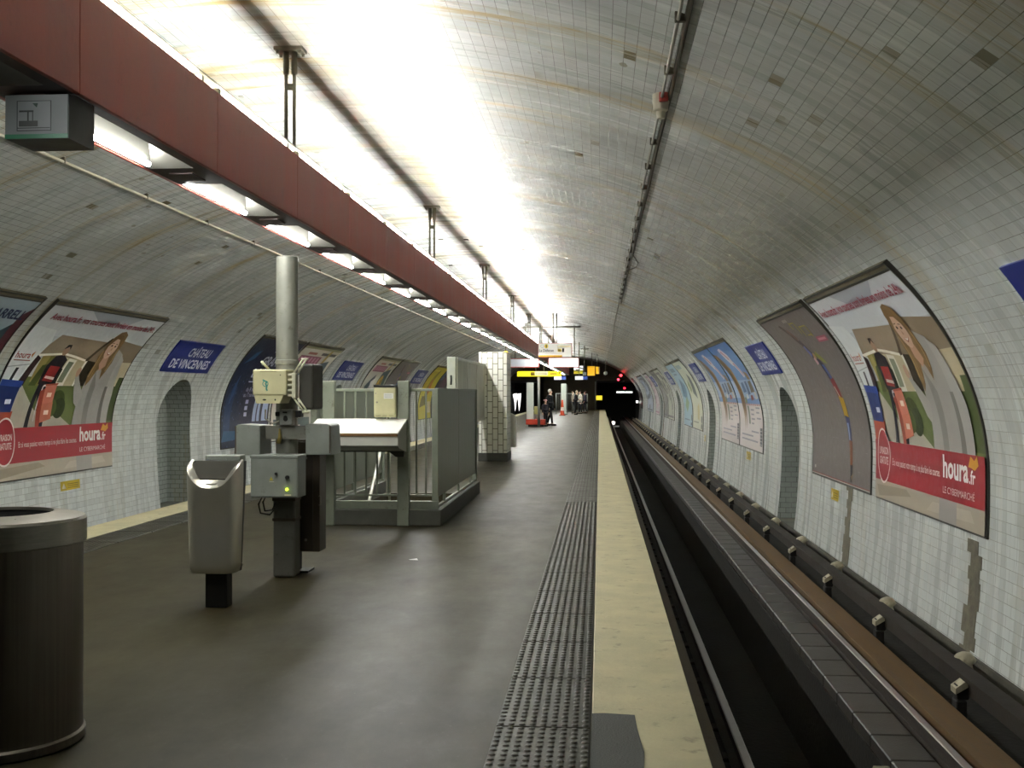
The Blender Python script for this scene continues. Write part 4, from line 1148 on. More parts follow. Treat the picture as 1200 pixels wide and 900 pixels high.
for sgn, xp in ((1, EX1-.012), (-1, EX0)):
    for k in range(2):
        ya = EY0+.05+k*2.18; yb = ya+2.15
        q = part_box('sheet_panel', M_GRND, xp, xp+.012, ya, yb, .335, 1.685, bev=.003)
    part_box('side_top_rail', M_GRN, xp-.012, xp+.024, EY0+.03, EY1, 1.685, 1.705, bev=.003)
    for k in range(3):
        y = EY0+.75+1.45*k; part_box('panel_foot', M_GRN, xp-.01, xp+.022, y-.04, y+.04, .2, .34, bev=.003)
    part_box('foot_rail', M_GRN, xp-.008, xp+.02, EY0+.03, EY1, .2, .235, bev=.003)
part_box('back_top_rail', M_GRN, EX0, EX0+.38, EY1-.04, EY1-.005, 1.665, 1.7)
bm = BM(); tube(bm, [(-3.2, 16.75, 1.38), (-3.2, 15.0, -.05), (-3.2, 14.6, -.38)], .024, 10); tube(bm, [(-3.2, 16.73, 1.37), (-3.2, 16.73, -.68)], .02, 10); tube(bm, [(-3.2, 15.0, -.05), (-3.2, 15.0, -1.19)], .018, 8)
hr = thing('stair_handrail', (-3.2, 16.7, -.68), 'pale tubular handrail sloping down inside the stair railing', 'handrail'); obj('rail_tube', bm, mat('pale_handrail', 'c3c3b4', .35, .3), hr)

# sloping white desk fixed to the front of the railing
t = thing('sloping_desk', (-2.9, 13.3, 0.9), 'white sloping desk with a wooden edge on the front of the stair railing', 'desk')
DX0, DX1 = -3.5, -2.375
prof = [(12.95, 1.02), (12.95, 1.165), (13.56, 1.315), (13.56, .9)]
bm = BM(); prism(bm, [(12.955, 1.02), (12.955, 1.15), (13.555, 1.30), (13.555, .92), (13.05, .985)], 'x', DX0+.005, DX1-.005); obj('body', bm, mat('grey_desk_side', '8d8f86', .45, 0, .08, 5), t)
bm = BM(); prism(bm, [(12.94, 1.15), (12.94, 1.172), (13.56, 1.325), (13.56, 1.303)], 'x', DX0, DX1); obj('top', bm, M_WHITE, t)
bm = BM(); box(bm, DX0+.004, DX1-.004, 12.925, 12.942, 1.13, 1.165, .003, 0, None, 1); obj('wooden_edge', bm, M_WOOD, t)
bm = BM(); box(bm, DX0, DX1, 12.94, 12.956, 1.02, 1.13, .002, 0, None, 1); obj('front_board', bm, mat('pale_front', 'b9b9ae', .45, 0, .06, 5), t)
bm = BM()
prism(bm, [(DX0+.02, .86), (DX0+.02, 1.0), (DX1-.02, 1.0), (DX1-.02, .86), (DX1-.12, .86), (DX1-.2, .92), (DX0+.2, .92), (DX0+.12, .86)], 'y', 13.45, 13.555)
obj('support_frame', bm, mat('dark_frame', '2f2f28', .5, .2), t)

# cream wall cabinet on the railing
t = thing('cream_cabinet', (-2.64, 13.6, 1.34), 'cream metal cabinet with a black top edge hanging on the stair railing', 'cabinet')
bm = BM(); box(bm, -2.775, -2.505, 13.49, 13.67, 1.345, 1.715, .008); obj('casing', bm, M_CREAM, t)
bm = BM(); box(bm, -2.78, -2.5, 13.48, 13.68, 1.715, 1.745, .004); obj('top_edge', bm, M_BLACK, t)
bm = BM(); box(bm, -2.765, -2.515, 13.482, 13.492, 1.375, 1.705, .003, 0, None, 1); d_ = obj('door', bm, M_CREAM, t)
bm = BM(); tube(bm, [(-2.735, 13.465, 1.53), (-2.735, 13.485, 1.53)], .011, 10); tube(bm, [(-2.75, 13.47, 1.64), (-2.75, 13.485, 1.64)], .007, 8); obj('lock', bm, M_STEELR, d_)
ar = Art(.27, .37); ar.rect(.46, .62, .9, .80, 'd8d8d2'); 
for k in range(3): ar.rect(.5, .66+.045*k, .85, .672+.045*k, '9a9a98', 9)
for k in range(3): ar.rect(.1+.3*k, .05, .32+.3*k, .062, '4a4836', 9)
front_art(ar, -2.775, 1.345, 13.482, 'paper_label', d_)
# ------------------------------------------------------------------ tiled pillar and notice board
def uvbox(bm, x0, x1, y0, y1, z0, z1):
    uvl = bm.loops.layers.uv.new('UVMap'); fs = box(bm, x0, x1, y0, y1, z0, z1, .01); bm.normal_update()
    for f in fs:
        for lp in f.loops:
            c = lp.vert.co; lp[uvl].uv = (c.x+5, c.z) if abs(f.normal.y) > .6 else ((c.y, c.z) if abs(f.normal.x) > .6 else (c.x, c.y))
def vtile():
    m, n, l, b = nt('stacked_pillar_tiles')
    uv = n.new('ShaderNodeUVMap'); uv.uv_map = 'UVMap'; uv = uv.outputs[0]
    mp = n.new('ShaderNodeMapping'); mp.inputs['Rotation'].default_value = (0, 0, PI/2); l.new(uv, mp.inputs[0])
    t = n.new('ShaderNodeTexBrick'); l.new(mp.outputs[0], t.inputs['Vector']); t.inputs['Scale'].default_value = 1
    t.inputs['Brick Width'].default_value = .26; t.inputs['Row Height'].default_value = .128; t.inputs['Mortar Size'].default_value = .009
    t.inputs['Color1'].default_value = lin('dcdacd'); t.inputs['Color2'].default_value = lin('e8e6da'); t.inputs['Mortar'].default_value = lin('625d49')
    f = noise(n, l, uv, 1.3, 4); c = mixc(n, l, ramp(n, l, f, [(.5, 0.), (.75, .35)]), t.outputs['Color'], lin('b5b08f'))
    l.new(c, b.inputs['Base Color']); b.inputs['Roughness'].default_value = .28
    return m
bm = BM(); uvbox(bm, -2.9, -2.22, 26.5, 27.6, .2, 2.62)
t = thing('tiled_pillar', (-2.56, 27, 0), 'square pillar faced with white upright tiles on a dark plinth', 'pillar')
t['kind'] = 'structure'
obj('shaft', bm, vtile(), t)
bm = BM(); box(bm, -2.915, -2.205, 26.485, 27.615, 0, .2, .01); obj('plinth', bm, mat('dark_plinth', '3a3a33', .6, 0, .2, 6), t)

t = thing('notice_board', (-2.8, 23.8, 0), 'long pale notice board in a frame, running from a thick post to the tiled pillar', 'notice board')
bm = BM(); box(bm, -2.93, -2.765, 21.15, 21.3, 0, 2.335, .008); ps = obj('end_post', bm, mat('pale_green_post', 'b0b3a2', .5, 0, .08, 5), t)
bm = BM(); tube(bm, [(-2.85, 21.145, 1.98), (-2.845, 21.13, 1.88), (-2.85, 21.145, 1.8)], .018, 8); obj('handle', bm, M_BLACK, ps)
M_BFR = mat('pale_board_frame', 'd8d7c8', .5, 0, .06, 5)
bm = BM(); box(bm, -2.80, -2.765, 21.32, 26.48, 1.03, 2.30, .006); obj('board', bm, mat('stained_board', 'c8c6b4', .5, 0, .18, 1.5, stretch=(1, 1, .3)), t)
bm = BM(); box(bm, -2.82, -2.735, 21.3, 26.5, 2.28, 2.33, .006); box(bm, -2.82, -2.735, 21.3, 26.5, 1.0, 1.05, .006)
for y in (21.3, 23.0, 24.75, 26.42): box(bm, -2.82, -2.74, y, y+.07, 1.04, 2.29, .004)
obj('board_frame', bm, M_BFR, t)
bm = BM()
box(bm, -2.81, -2.77, 23.7, 23.76, 0, 1.02, .004)
obj('leg', bm, M_BFR, t)

# ------------------------------------------------------------------ hanging signs
M_SRED = mat('red_sign_case', '9a2f20', .45, 0, .08, 5)
def lit_panel(name, hexc, e): return mat(name, hexc, .4, 0, .04, 3, emit=e)
def hang_sign(name, x0, x1, y, z0, z1, label, cat, art, facem, casem, depth=.16, rods=(), ztop=4.9, rim=.03, group=None):
    t = thing(name, ((x0+x1)/2, y, z0), label, cat, group)
    bm = BM(); box(bm, x0, x1, y, y+depth, z0, z1, .01); c = obj('case', bm, casem, t)
    bm = BM(); box(bm, x0+rim, x1-rim, y-.006, y+.004, z0+rim, z1-rim, .002, 0, None, 1); f = obj('face', bm, facem, t)
    if art:
        a = Art(x1-x0-2*rim, z1-z0-2*rim); art(a); front_art(a, x0+rim, z0+rim, y-.007, 'lettering', f)
    if rods:
        bm = BM()
        for x in rods: tube(bm, [(x, y+depth/2, z1-.01), (x, y+depth/2, min(ztop, ceilz(x)-.003) if ztop < 4 else ceilz(x)-.003)], .022, 8)
        obj('hanging_rods', bm, M_ROD, t)
    return t
def a_dir(a):
    a.rect(0, 0, .72, .14, 'd8a21c'); a.ell(.235, .80, .06, .16, 'e4c51e'); a.text('1', .222, .70, .25, .90, '2b2b20', .03)
    a.text('La Défense', .02, .38, .46, .60, '3a3d44', .02); a.rect(.58, .72, .98, .84, 'efe6bb')
    a.rect(.58, .38, .70, .62, 'efd36a'); a.rect(.72, .36, .78, .64, '3a3326'); a.ring(.11, .8, .05, .13, .2, '8f9aa3')
hang_sign('direction_sign', -2.5, -1.13, 45, 3.07, 3.66, 'white line direction sign with yellow foot strip beside the beam', 'sign', a_dir, lit_panel('lit_white_face', 'd4d2c8', 0.07), M_SRED, .2, (-2.35, -1.9, -1.75), 4.9, .02)
hang_sign('display_box', -2.42, -.98, 52.3, 2.83, 3.3, 'red framed box with a glaring white face, below and right of the direction sign', 'sign', None, lit_panel('glaring_white_face', 'f4f4ee', 0.330), M_SRED, .2, (-2.2, -1.2), 4.75, .04, 'red framed white boxes')
hang_sign('display_box', -4.28, -2.86, 52.3, 2.83, 3.27, 'red framed box with a dull white face, left of the beam', 'sign', None, lit_panel('dull_white_face', '9a9ea3', 0.02), M_SRED, .2, (-4.0, -3.5), 4.9, .04, 'red framed white boxes')
def a_exit(a):
    a.rect(.30, .1, .40, .9, 'a8930c'); a.rect(.40, .15, .70, 1, 'cfceb0'); a.rect(.74, .3, .9, .7, 'b19a10')
    for k in range(7): a.rect(.42+.037*k, .3, .44+.037*k, .75, 'a8a68c')
    for k in range(4): a.rect(.31+.02*k, .25, .322+.02*k, .75, '5a4c0c')
    a.poly([(.94, .2), (.99, .9), (.955, .9)], '5a4c0c')
hang_sign('exit_sign', -4.0, -1.85, 53.6, 2.42, 2.68, 'long narrow yellow hanging sign with a pale middle field', 'sign', a_exit, lit_panel('lit_yellow_face', 'd8cc14', 0.150), mat('yellow_case', '8a7a20', .5), .14, (-3.1, -2.7), 3.2, .01)
def a_bw(a): a.rect(.62, 0, 1, 1, '3d5fc4')
hang_sign('blue_end_sign', -2.88, -2.13, 70, 2.45, 2.68, 'small white sign with a blue right end, left of the beam end', 'sign', a_bw, lit_panel('lit_white_small', 'e4e8ee', 0.150), M_BLACK, .12, (-2.7,), 4.9, .01, 'white signs with a blue end')
hang_sign('blue_end_sign', -1.56, -.76, 70, 2.45, 2.68, 'small white sign with a blue right end, under the camera rod', 'sign', a_bw, lit_panel('lit_white_small', 'e4e8ee', 0.150), M_BLACK, .12, (-1.3,), 4.8, .01, 'white signs with a blue end')
hang_sign('yellow_box_sign', -.97, -.36, 85, 2.92, 3.68, 'amber hanging box near the platform end', 'sign', lambda a: a.rect(.05, .9, .95, .95, 'a87a14'), lit_panel('lit_amber', 'c89420', 0.135), mat('amber_case', '8a6a20', .5), .3, (-.6,), 4.7, .03, 'yellow boxes near the platform end')
hang_sign('yellow_box_sign', -.33, 0.0, 84.6, 3.05, 3.62, 'narrow amber box with a pale right edge, right of the wide one', 'sign', lambda a: a.rect(.72, 0, 1, 1, 'e4dcae'), lit_panel('lit_amber', 'c89420', 0.135), mat('amber_case', '8a6a20', .5), .3, (-.2,), 4.5, .02, 'yellow boxes near the platform end')
hang_sign('yellow_box_sign', -1.98, -1.25, 84, 3.06, 3.68, 'pale box with a yellow lower half, left of the amber ones', 'sign', lambda a: (a.rect(0, 0, 1, .45, 'd8c62a'), a.rect(.2, .3, .7, .6, '9a9a7a')), lit_panel('lit_white_small', 'e4e8ee', 0.150), mat('amber_case', '8a6a20', .5), .3, (-1.6,), 4.8, .02, 'yellow boxes near the platform end')
t = thing('yellow_globe_lamp', (-4.2, 47, 2.9), 'small yellow lamp hanging beside the top of the tiled pillar', 'lamp')
bm = BM(); bmesh.ops.create_uvsphere(bm, u_segments=16, v_segments=10, radius=.13); bmesh.ops.translate(bm, verts=bm.verts, vec=(-3.99, 47, 3.28)); obj('globe', bm, lit_panel('yellow_globe', 'e8b020', 0.360), t, True)
bm = BM(); tube(bm, [(-3.99, 47, 3.4), (-3.99, 47, ceilz(-3.99)-.003)], .02, 6); obj('stem', bm, M_ROD, t)
# camera rod over the platform
t = thing('camera_rod', (-1.15, 74, 2.9), 'thin ceiling rod with a crossbar and a small camera', 'camera')
bm = BM(); tube(bm, [(-1.02, 74, ceilz(-1.02)-.01), (-1.02, 74, 2.8)], .035, 8); tube(bm, [(-1.25, 74, 4.55), (-.75, 74, 4.55)], .03, 6); tube(bm, [(-1.02, 74, 3.2), (-1.5, 74, 3.35)], .05, 6); obj('rod', bm, M_ROD, t)
bm = BM(); box(bm, -1.14, -.9, 73.8, 74.3, 2.78, 3.0, .02); obj('camera_body', bm, M_GREYB, t)
t = thing('ball_lamp', (.45, 92, 3.2), 'white ball lamp hanging at the end of the ceiling conduit', 'lamp')
bm = BM(); bmesh.ops.create_uvsphere(bm, u_segments=16, v_segments=10, radius=.16); bmesh.ops.translate(bm, verts=bm.verts, vec=(.47, 92, 3.25)); obj('globe', bm, mat('frosted_globe', 'd8d6cc', .3), t, True)
bm = BM(); tube(bm, [(.47, 92, 3.38), (.47, 92, ceilz(.47)-.01)], .03, 6); obj('stem', bm, M_ROD, t)

# pictogram sign box under the beam
t = thing('pictogram_sign', (-2.93, 5.75, 2.98), 'grey pictogram sign with green foot strip hanging under the beam, top left', 'sign')
bm = BM(); prism(bm, [(5.64, 2.99), (5.64, 3.222), (5.7, 3.236), (5.93, 3.236), (5.93, 2.99)], 'x', -3.135, -2.79); obj('box', bm, mat('black_sign_box', '15140f', .5), t)
bm = BM(); box(bm, -3.135, -2.79, 5.625, 5.64, 2.99, 3.222, .003, 0, None, 1); f = obj('face', bm, mat('grey_sign_face', '747a7a', .5, 0, .05, 6), t)
a = Art(.345, .232)
a.rect(0, 0, 1, .10, '1d6a48'); a.rect(.19, .17, .74, .86, '1b2422'); a.rect(.205, .19, .725, .845, '7c8282')
a.poly([(.44, .80), (.53, .80), (.51, .70)], '17382a'); a.rect(.23, .60, .46, .64, '1b2422'); a.rect(.36, .40, .385, .60, '1b2422'); a.rect(.44, .40, .455, .60, '1b2422'); a.rect(.23, .27, .53, .40, '2b302c')
a.rect(.20, .225, .725, .245, '1b2422')
front_art(a, -3.135, 2.99, 5.625, 'pictogram', f)

# ------------------------------------------------------------------ middle of the platform
t = thing('lit_panel_stand', (-3.06, 53.6, 0), 'tall white panel on an orange-red base with a grey post', 'panel')
bm = BM(); box(bm, -3.56, -2.62, 53.4, 53.8, .1, .36, .02); obj('base', bm, mat('orange_red', 'c23a1a', .5), t)
bm = BM(); box(bm, -3.45, -2.7, 53.45, 53.75, 0, .1, .01); obj('skid', bm, M_BLACK, t)
bm = BM(); box(bm, -3.54, -3.2, 53.52, 53.66, .36, 2.13, .012); obj('panel', bm, mat('pale_panel', 'c5cdc2', .35, 0, .05, 3), t)
bm = BM(); tube(bm, [(-2.93, 53.35, 0), (-2.93, 53.35, 2.42)], .065, 14); obj('post', bm, M_GREYB, t)
bm = BM(); box(bm, -3.17, -2.99, 53.5, 53.7, .6, .98, .02); sb_ = obj('side_box', bm, mat('olive_yellow', 'a09a5a', .5), t)
bm = BM(); tube(bm, [(-3.08, 53.6, .35), (-3.08, 53.6, .61)], .03, 8); obj('stalk', bm, M_GREYB, sb_)
t = thing('traffic_cone', (-2.68, 79.4, 0), 'orange and white traffic cone standing on the platform', 'cone')
bm = BM(); box(bm, -2.9, -2.46, 79.18, 79.62, 0, .06, .02); obj('foot', bm, mat('cone_foot', '8a2a12', .6), t)
pf = [(.16, .05), (.13, .35), (.105, .6), (.07, .95), (.055, 1.12), (.001, 1.13)]
bm = BM(); lathe(bm, -2.68, 79.4, pf, 20)
for f in bm.faces:
    z = f.calc_center_median().z; f.material_index = 1 if .35 < z < .6 else 0
obj('cone', bm, [mat('cone_orange', 'cf4a1c', .5), mat('cone_white', 'd8c8bc', .5)], t, True)
def fence_panel(x0, x1, y, z1, label):
    t = thing('barrier', ((x0+x1)/2, y, 0), label, 'barrier', 'grey barriers near the platform end')
    bm = BM()
    for z in (.18, z1-.03): tube(bm, [(x0, y, z), (x1, y, z)], .03, 8)
    for x in (x0, x1): tube(bm, [(x, y, 0), (x, y, z1)], .035, 8)
    obj('frame', bm, M_GREYB, t)
    bm = BM(); n = int((x1-x0)/.14)
    for k in range(1, n): tube(bm, [(x0+(x1-x0)*k/n, y, .18), (x0+(x1-x0)*k/n, y, z1-.03)], .014, 6)
    b = obj('bars', bm, M_GREYB, t); return t
fence_panel(-3.3, -2.1, 84, 1.6, 'grey barrier panel behind the traffic cone'); fence_panel(-2.05, -1.0, 88.5, 1.55, 'grey barrier panel behind the standing people')
t = thing('tall_display', (-2.65, 82, 0), 'tall narrow pale display stand behind the traffic cone', 'display')
bm = BM(); box(bm, -2.86, -2.48, 82, 82.15, .1, 2.3, .02); obj('panel', bm, mat('pale_panel', 'c5cdc2', .35), t)
bm = BM(); box(bm, -2.9, -2.36, 81.95, 82.25, 0, .1, .02); box(bm, -2.42, -2.38, 82.05, 82.1, .1, 2.25, .005); obj('base', bm, M_GREYB, t)

# tunnel lamps
def lamp(name, x, y, z, r, hexc, e, label, cat='lamp', group=None, wallx=None):
    t = thing(name, (x, y, z), label, cat, group)
    bm = BM(); bmesh.ops.create_uvsphere(bm, u_segments=14, v_segments=8, radius=r); bmesh.ops.translate(bm, verts=bm.verts, vec=(x, y, z)); obj('lens', bm, lit_panel('lamp_'+hexc, hexc, e*.3), t, True)
    bm = BM(); box(bm, x-r*1.5, x+r*1.5, y+r*.3, y+r*2.2, z-r*1.6, z+r*1.6, r*.2)
    if wallx: tube(bm, [(x, y+r, z), wallx], .025, 6)
    obj('housing', bm, M_BLACK, t); return t
lamp('signal_lamp', 1.95, 104, 3.25, .13, 'ff2a30', 3, 'upper red signal light under the vault at the tunnel mouth', 'signal', 'red signal lights', (2.3, 104.2, ceilz(2.3)-.03))
lamp('signal_lamp', 1.75, 106, 2.88, .11, 'ff3040', 3, 'red signal light just below the upper one at the tunnel mouth', 'signal', 'red signal lights', (1.9, 106.2, ceilz(1.9)-.03))
lamp('signal_lamp', 2.55, 116, 2.1, .11, 'e01828', 5, 'lowest red signal light, deep inside the tunnel', 'signal', 'red signal lights', (2.55, 116.1, 2.8))
lamp('tunnel_lamp', 3.6, 108.5, .75, .1, 'f0f0e8', 4, 'small white light on the right side of the tunnel mouth', 'lamp', None, (4.2, 108.6, .75))
lamp('track_lamp', 1.35, 112, -1.4, .15, 'fff6e0', 6, 'white light low between the rails in the tunnel', 'lamp', None, (1.35, 112, -2.05))
t = thing('tunnel_display', (2.4, 114, 1.6), 'narrow white strip light across the dark tunnel', 'lamp')
bm = BM(); box(bm, 1.7, 2.55, 114, 114.06, 1.62, 1.74, .01); box(bm, 2.6, 3.3, 114, 114.06, 1.62, 1.74, .01); obj('tubes', bm, lit_panel('strip_white', 'e8f0ea', 0.480), t)
bm = BM(); box(bm, 1.6, 3.4, 114.06, 114.2, 1.4, 2.0, .02); tube(bm, [(2.5, 114.13, 1.98), (2.5, 114.13, 2.8)], .03, 6); obj('case', bm, M_BLACK, t)
t = thing('yellow_plate', (-.05, 106.9, 1.1), 'small yellow plate on the dark end of the station', 'sign')
bm = BM(); box(bm, -.38, .22, 106.82, 106.88, .92, 1.35, .01); obj('plate', bm, mat('plate_yellow', 'c8b22a', .5, emit=.15), t)
bm = BM(); box(bm, -.36, -.30, 106.88, 107.02, 1.0, 1.3, .005); obj('bracket', bm, M_BLACK, t)
t = thing('end_post', (-.42, 106.7, 0), 'slim grey post at the end of the platform', 'post')
bm = BM(); tube(bm, [(-.42, 106.7, 0), (-.42, 106.7, 2.7)], .06, 8); obj('shaft', bm, M_GREYB, t)
bm = BM(); box(bm, -.52, -.32, 106.6, 106.8, 0, .03, .005); obj('foot', bm, M_GREYB, t)
t = thing('white_glow_shapes', (-6.9, 92, 0), 'small bright white pair of added glowing shapes in the dark left tunnel', 'sheet')  # 'sheet' is an added stand-in for a bright spot of unknown source
bm = BM()
for x, w in ((-7.05, .16), (-6.72, .18)):
    prism(bm, [(x-w, 1.5), (x+w, 1.58), (x+w*.9, 1.1), (x+w*.5, .45), (x+w*.15, .1), (x-w*.2, .9)], 'y', 91.9, 91.96)
obj('sheet', bm, mat('white_glow', 'f0f0ea', .6, emit=.3), t)  # bright spot of unknown source, drawn as white shapes with added emission
bm = BM(); tube(bm, [(-7.3, 91.93, 1.6), (-6.4, 91.93, 1.6)], .03, 6); tube(bm, [(-7.3, 91.93, 1.6), (-7.3, 91.93, -1.14)], .03, 6); obj('pole', bm, M_BLACK, t)

# scrap of paper
bm = BM(); v = [bm.verts.new(p) for p in ((-1.88, 10.82, .006), (-1.80, 10.85, .014), (-1.78, 10.79, .006), (-1.85, 10.76, .012))]; bm.faces.new(v)
bmesh.ops.solidify(bm, geom=bm.faces[:], thickness=.003)
tag(obj('paper_scrap', bm, mat('paper', 'd6d6cf', .7), None, False, (-1.83, 10.8, .0)), 'tiny white scrap of paper on the floor before the stair railing', 'litter')

# ------------------------------------------------------------------ people
def skin(name, joints, edges, m, parent, sub=2):
    me = bpy.data.meshes.new(name); names = list(joints)
    me.from_pydata([joints[k][0] for k in names], [(names.index(a), names.index(b)) for a, b in edges], [])
    o = bpy.data.objects.new(name, me); COL.objects.link(o)
    o.modifiers.new('s', 'SKIN'); sd = me.skin_vertices[0].data
    for i, k in enumerate(names):
        r = joints[k][1]; sd[i].radius = r if isinstance(r, tuple) else (r, r); sd[i].use_root = (i == 0)
    sb = o.modifiers.new('b', 'SUBSURF'); sb.levels = sb.render_levels = sub
    dg = bpy.context.evaluated_depsgraph_get(); m2 = bpy.data.meshes.new_from_object(o.evaluated_get(dg)); bpy.data.objects.remove(o)
    m2.name = name; m2.materials.clear(); m2.materials.append(m)
    for p in m2.polygons: p.use_smooth = True
    q = bpy.data.objects.new(name, m2); COL.objects.link(q)
    if parent: q.parent = parent
    return q

def person(loc, rz, h, label, coat, trousers, skinc, hair, stride=.0, coatlen=.52, arms=(0, 0), hat=None, group=None, lean=0, bend=(0, 0)):
    """figure of height h facing -y before rotation; fractions of 1.75 m"""
    k = h/1.75
    t = thing('person', (0, 0, 0), label, 'person', group)
    def V(x, y, z): return (x*k, (y+lean*max(0, z-.9))*k, z*k)
    s = stride
    J = {'pel': (V(0, 0, .95), (.15*k, .10*k)), 'waist': (V(0, 0, 1.1), (.135*k, .095*k)), 'chest': (V(0, .01, 1.3), (.165*k, .11*k)), 'neckb': (V(0, .01, 1.46), (.07*k, .06*k)), 'neck': (V(0, 0, 1.53), .052*k),
         'jaw': (V(0, -.02, 1.585), (.058*k, .07*k)), 'face': (V(0, -.01, 1.64), (.072*k, .09*k)), 'crown': (V(0, .0, 1.71), (.06*k, .075*k)),
         'nose0': (V(0, -.085, 1.63), .02*k), 'nose': (V(0, -.118, 1.612), .011*k)}
    E = [('pel', 'waist'), ('waist', 'chest'), ('chest', 'neckb'), ('neckb', 'neck'), ('neck', 'jaw'), ('jaw', 'face'), ('face', 'crown'), ('face', 'nose0'), ('nose0', 'nose')]
    for sg, nm, st, ar in ((-1, 'l', s, arms[0]), (1, 'r', -s, arms[1])):
        J['ear'+nm] = (V(.078*sg, .01, 1.63), .016*k); E.append(('face', 'ear'+nm))
        J['hip'+nm] = (V(.085*sg, -.02*st, .88), .095*k)
        J['knee'+nm] = (V(.095*sg, -.24*st-.02, .50+.0*abs(st)), .06*k)
        J['ank'+nm] = (V(.10*sg, -.46*st+.03, .09+(.05*max(0, -st))), .04*k)
        J['toe'+nm] = (V(.12*sg, -.46*st-.13, .035), .036*k)
        E += [('pel', 'hip'+nm), ('hip'+nm, 'knee'+nm), ('knee'+nm, 'ank'+nm), ('ank'+nm, 'toe'+nm)]
        J['sh'+nm] = (V(.19*sg, .01, 1.41), .065*k); J['el'+nm] = (V(.25*sg, .03-.16*ar*.5, 1.13+.02*abs(ar)), .045*k)
        wz = .89+.28*max(0, ar); wy = -.05-.30*max(0, ar)
        J['wr'+nm] = (V(.25*sg-.08*sg*max(0, ar), wy, wz), .03*k)
        d = Vector((0, wy-.02, wz-1.13)).normalized()
        pm = Vector((.25*sg-.08*sg*max(0, ar), wy, wz))+d*.06
        J['palm'+nm] = (V(*pm), (.036*k, .022*k))
        E += [('neckb', 'sh'+nm), ('sh'+nm, 'el'+nm), ('el'+nm, 'wr'+nm), ('wr'+nm, 'palm'+nm)]
        side = Vector((0, 1, 0)) if abs(d.z) > .6 else Vector((1, 0, 0))
        for q in range(4):
            b = pm+side*(.024-.016*q)+d*.035; L = (.07, .08, .074, .058)[q]
            J['f%d%s' % (q, nm)] = (V(*b), .0095*k); J['g%d%s' % (q, nm)] = (V(*(b+d*L*.55+Vector((-sg*.01, 0, 0)))), .008*k); J['h%d%s' % (q, nm)] = (V(*(b+d*L+Vector((-sg*.026, 0, 0)))), .007*k)
            E += [('palm'+nm, 'f%d%s' % (q, nm)), ('f%d%s' % (q, nm), 'g%d%s' % (q, nm)), ('g%d%s' % (q, nm), 'h%d%s' % (q, nm))]
        b = pm-side*.0+Vector((-sg*.02, -.03, 0)); J['t0'+nm] = (V(*b), .010*k); J['t1'+nm] = (V(*(b+d*.035+Vector((-sg*.01, -.015, 0)))), .008*k)
        E += [('palm'+nm, 't0'+nm), ('t0'+nm, 't1'+nm)]
    body = skin('body', J, E, mat('skin_'+skinc, skinc, .5, 0, .05, 12), t, 1)
    def sub(names, f, add=None):
        j = {n: (J[n][0], (J[n][1][0]*f, J[n][1][1]*f) if isinstance(J[n][1], tuple) else J[n][1]*f) for n in names}
        if add: j.update(add)
        return j
    ct = sub(['pel', 'waist', 'chest', 'neckb', 'shl', 'ell', 'wrl', 'shr', 'elr', 'wrr'], 1.22)
    ee = [('pel', 'waist'), ('waist', 'chest'), ('chest', 'neckb')]+[(a+n, b+n) for n in 'lr' for a, b in (('sh', 'el'), ('el', 'wr'))]+[('neckb', 'shl'), ('neckb', 'shr')]
    hem = {'hem': (V(0, 0, .95-(coatlen-.35)), (.17*k, .13*k))}; ct.update(hem); ee = [('pel', 'hem')]+ee
    skin('coat', ct, ee, mat('coat_'+coat, coat, .8, 0, .12, 8), t, 1)
    tr = sub(['pel', 'hipl', 'kneel', 'ankl', 'hipr', 'kneer', 'ankr'], 1.22)
    skin('trousers', tr, [('pel', 'hipl'), ('hipl', 'kneel'), ('kneel', 'ankl'), ('pel', 'hipr'), ('hipr', 'kneer'), ('kneer', 'ankr')], mat('cloth_'+trousers, trousers, .8, 0, .12, 8), t, 1)
    for n in 'lr':
        a = Vector(J['ank'+n][0]); b = Vector(J['toe'+n][0]); bm = BM()
        M = Matrix.Translation(((a.x+b.x)/2, (a.y+b.y)/2, .045*k)) 
        box(bm, -.048*k, .048*k, -.15*k, .11*k, -.045*k, .045*k, .02*k, 0, M); obj('shoe', bm, M_BLACK, t, True)
    bm = BM(); bmesh.ops.create_uvsphere(bm, u_segments=18, v_segments=12, radius=1)
    for v in bm.verts:
        c = v.co; c.x *= .088; c.y *= .108; c.z *= .105
        if c.y < -.02 and c.z < .05: c.y = max(c.y, -.03); c.x *= .97
    bmesh.ops.translate(bm, verts=bm.verts, vec=(0, .015+lean*.75, 1.675)); bmesh.ops.scale(bm, vec=(k, k, k), verts=bm.verts)
    obj('hair', bm, mat('hair_'+hair, hair, .7, 0, .2, 30), t, True)
    if hat:
        bm = BM(); lathe(bm, 0, 0, [(.07, 1.70), (.13, 1.71), (.135, 1.735), (.09, 1.78), (.001, 1.795)], 20); bmesh.ops.scale(bm, vec=(k, k, k), verts=bm.verts); obj('beret', bm, mat('hat_'+hat, hat, .8), t, True)
    t.location = loc; t.rotation_euler = (0, 0, rz)
    return t
GP = 'people waiting far down the platform'
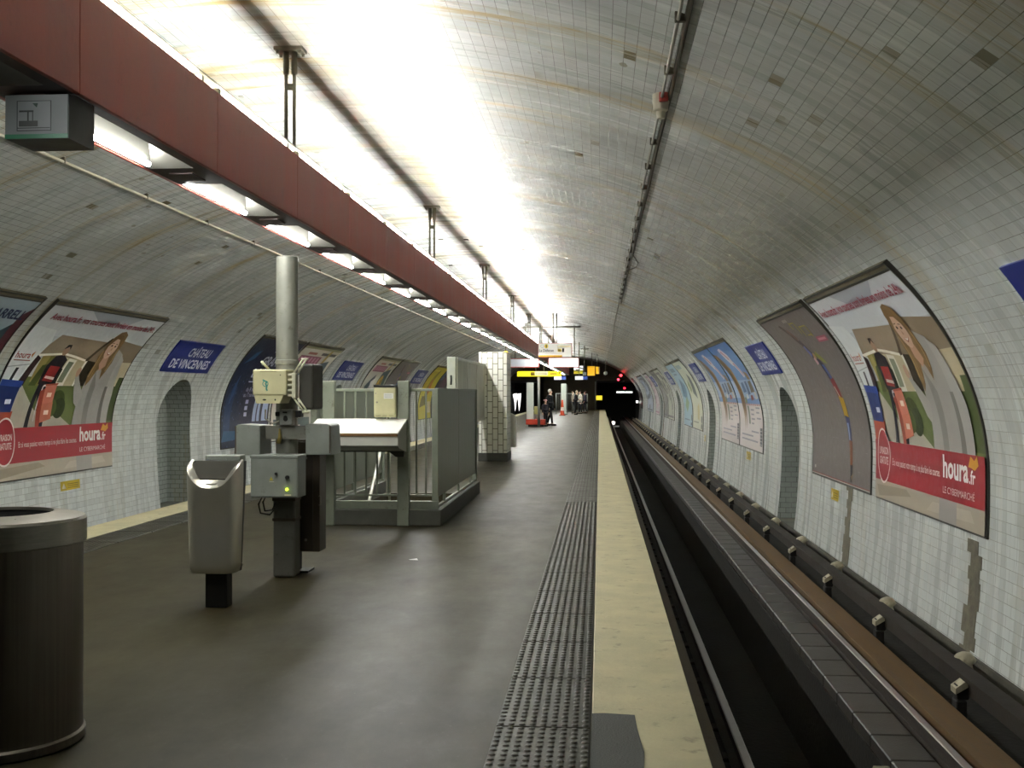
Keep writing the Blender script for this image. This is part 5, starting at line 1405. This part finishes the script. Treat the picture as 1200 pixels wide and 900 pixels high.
person((-2.47, 55.3, 0), math.radians(60), 1.80, 'person in a dark jacket and dark trousers striding along the platform', '1c2028', '15151a', 'c9a78c', 'b9b2a6', .45, .5, (0, 0), None, GP)
person((-2.66, 54.3, 0), math.radians(35), 1.28, 'short person with a dusky pink beret in dark clothes beside the striding one', '22202a', '17161c', 'b98f78', '2a201c', .15, .6, (0, 0), 'b5848a', GP)
person((-1.82, 82, 0), math.radians(75), 1.78, 'person in black with pale hair, looking down at something held in both hands', '17171c', '131316', 'c4a488', 'b3a888', .05, .42, (.8, .8), None, GP, -.18)
person((-1.52, 86, 0), math.radians(-60), 1.74, 'person in a pale grey top and dark trousers beside the one in black', 'b5b0a4', '1d1d24', 'c4a090', '3a2c22', .1, .45, (.2, 0), None, GP)
person((-1.18, 88, 0), math.radians(-80), 1.72, 'person in a long dark violet coat at the right of the waiting group', '2a2338', '17161c', 'b08474', '4a2a20', .25, .75, (.1, .2), None, GP)
person((-2.2, 90, 0), math.radians(90), 1.72, 'person in a tan coat standing behind the far barrier', '8a7458', '3a3a42', 'd8b8a0', '6a5a44', .05, .62, (0, .2), None, GP)

# ------------------------------------------------------------------ world, camera, view
w = bpy.data.worlds.new('World'); S.world = w; w.use_nodes = True
w.node_tree.nodes['Background'].inputs[0].default_value = (.012, .012, .011, 1)
cam = bpy.data.cameras.new('Camera'); co = bpy.data.objects.new('Camera', cam); COL.objects.link(co)
cam.sensor_width = 36; cam.lens = 1300/1200*36; cam.clip_end = 500
phi = math.atan(103/1300); th = math.atan(10/math.hypot(1300, 103))
co.location = (0, 0, 1.65); co.rotation_euler = (PI/2+th, 0, phi)
S.camera = co
S.view_settings.view_transform = 'Standard'; S.view_settings.look = 'None'; S.view_settings.gamma = 1; S.view_settings.use_curve_mapping = False
S.view_settings.exposure = EXPO
cy_ = S.cycles
cy_.use_denoising = True; cy_.max_bounces = 8; cy_.diffuse_bounces = 5; cy_.glossy_bounces = 4; cy_.caustics_reflective = False; cy_.caustics_refractive = False
cy_.sample_clamp_indirect = 6; cy_.sample_clamp_direct = 0
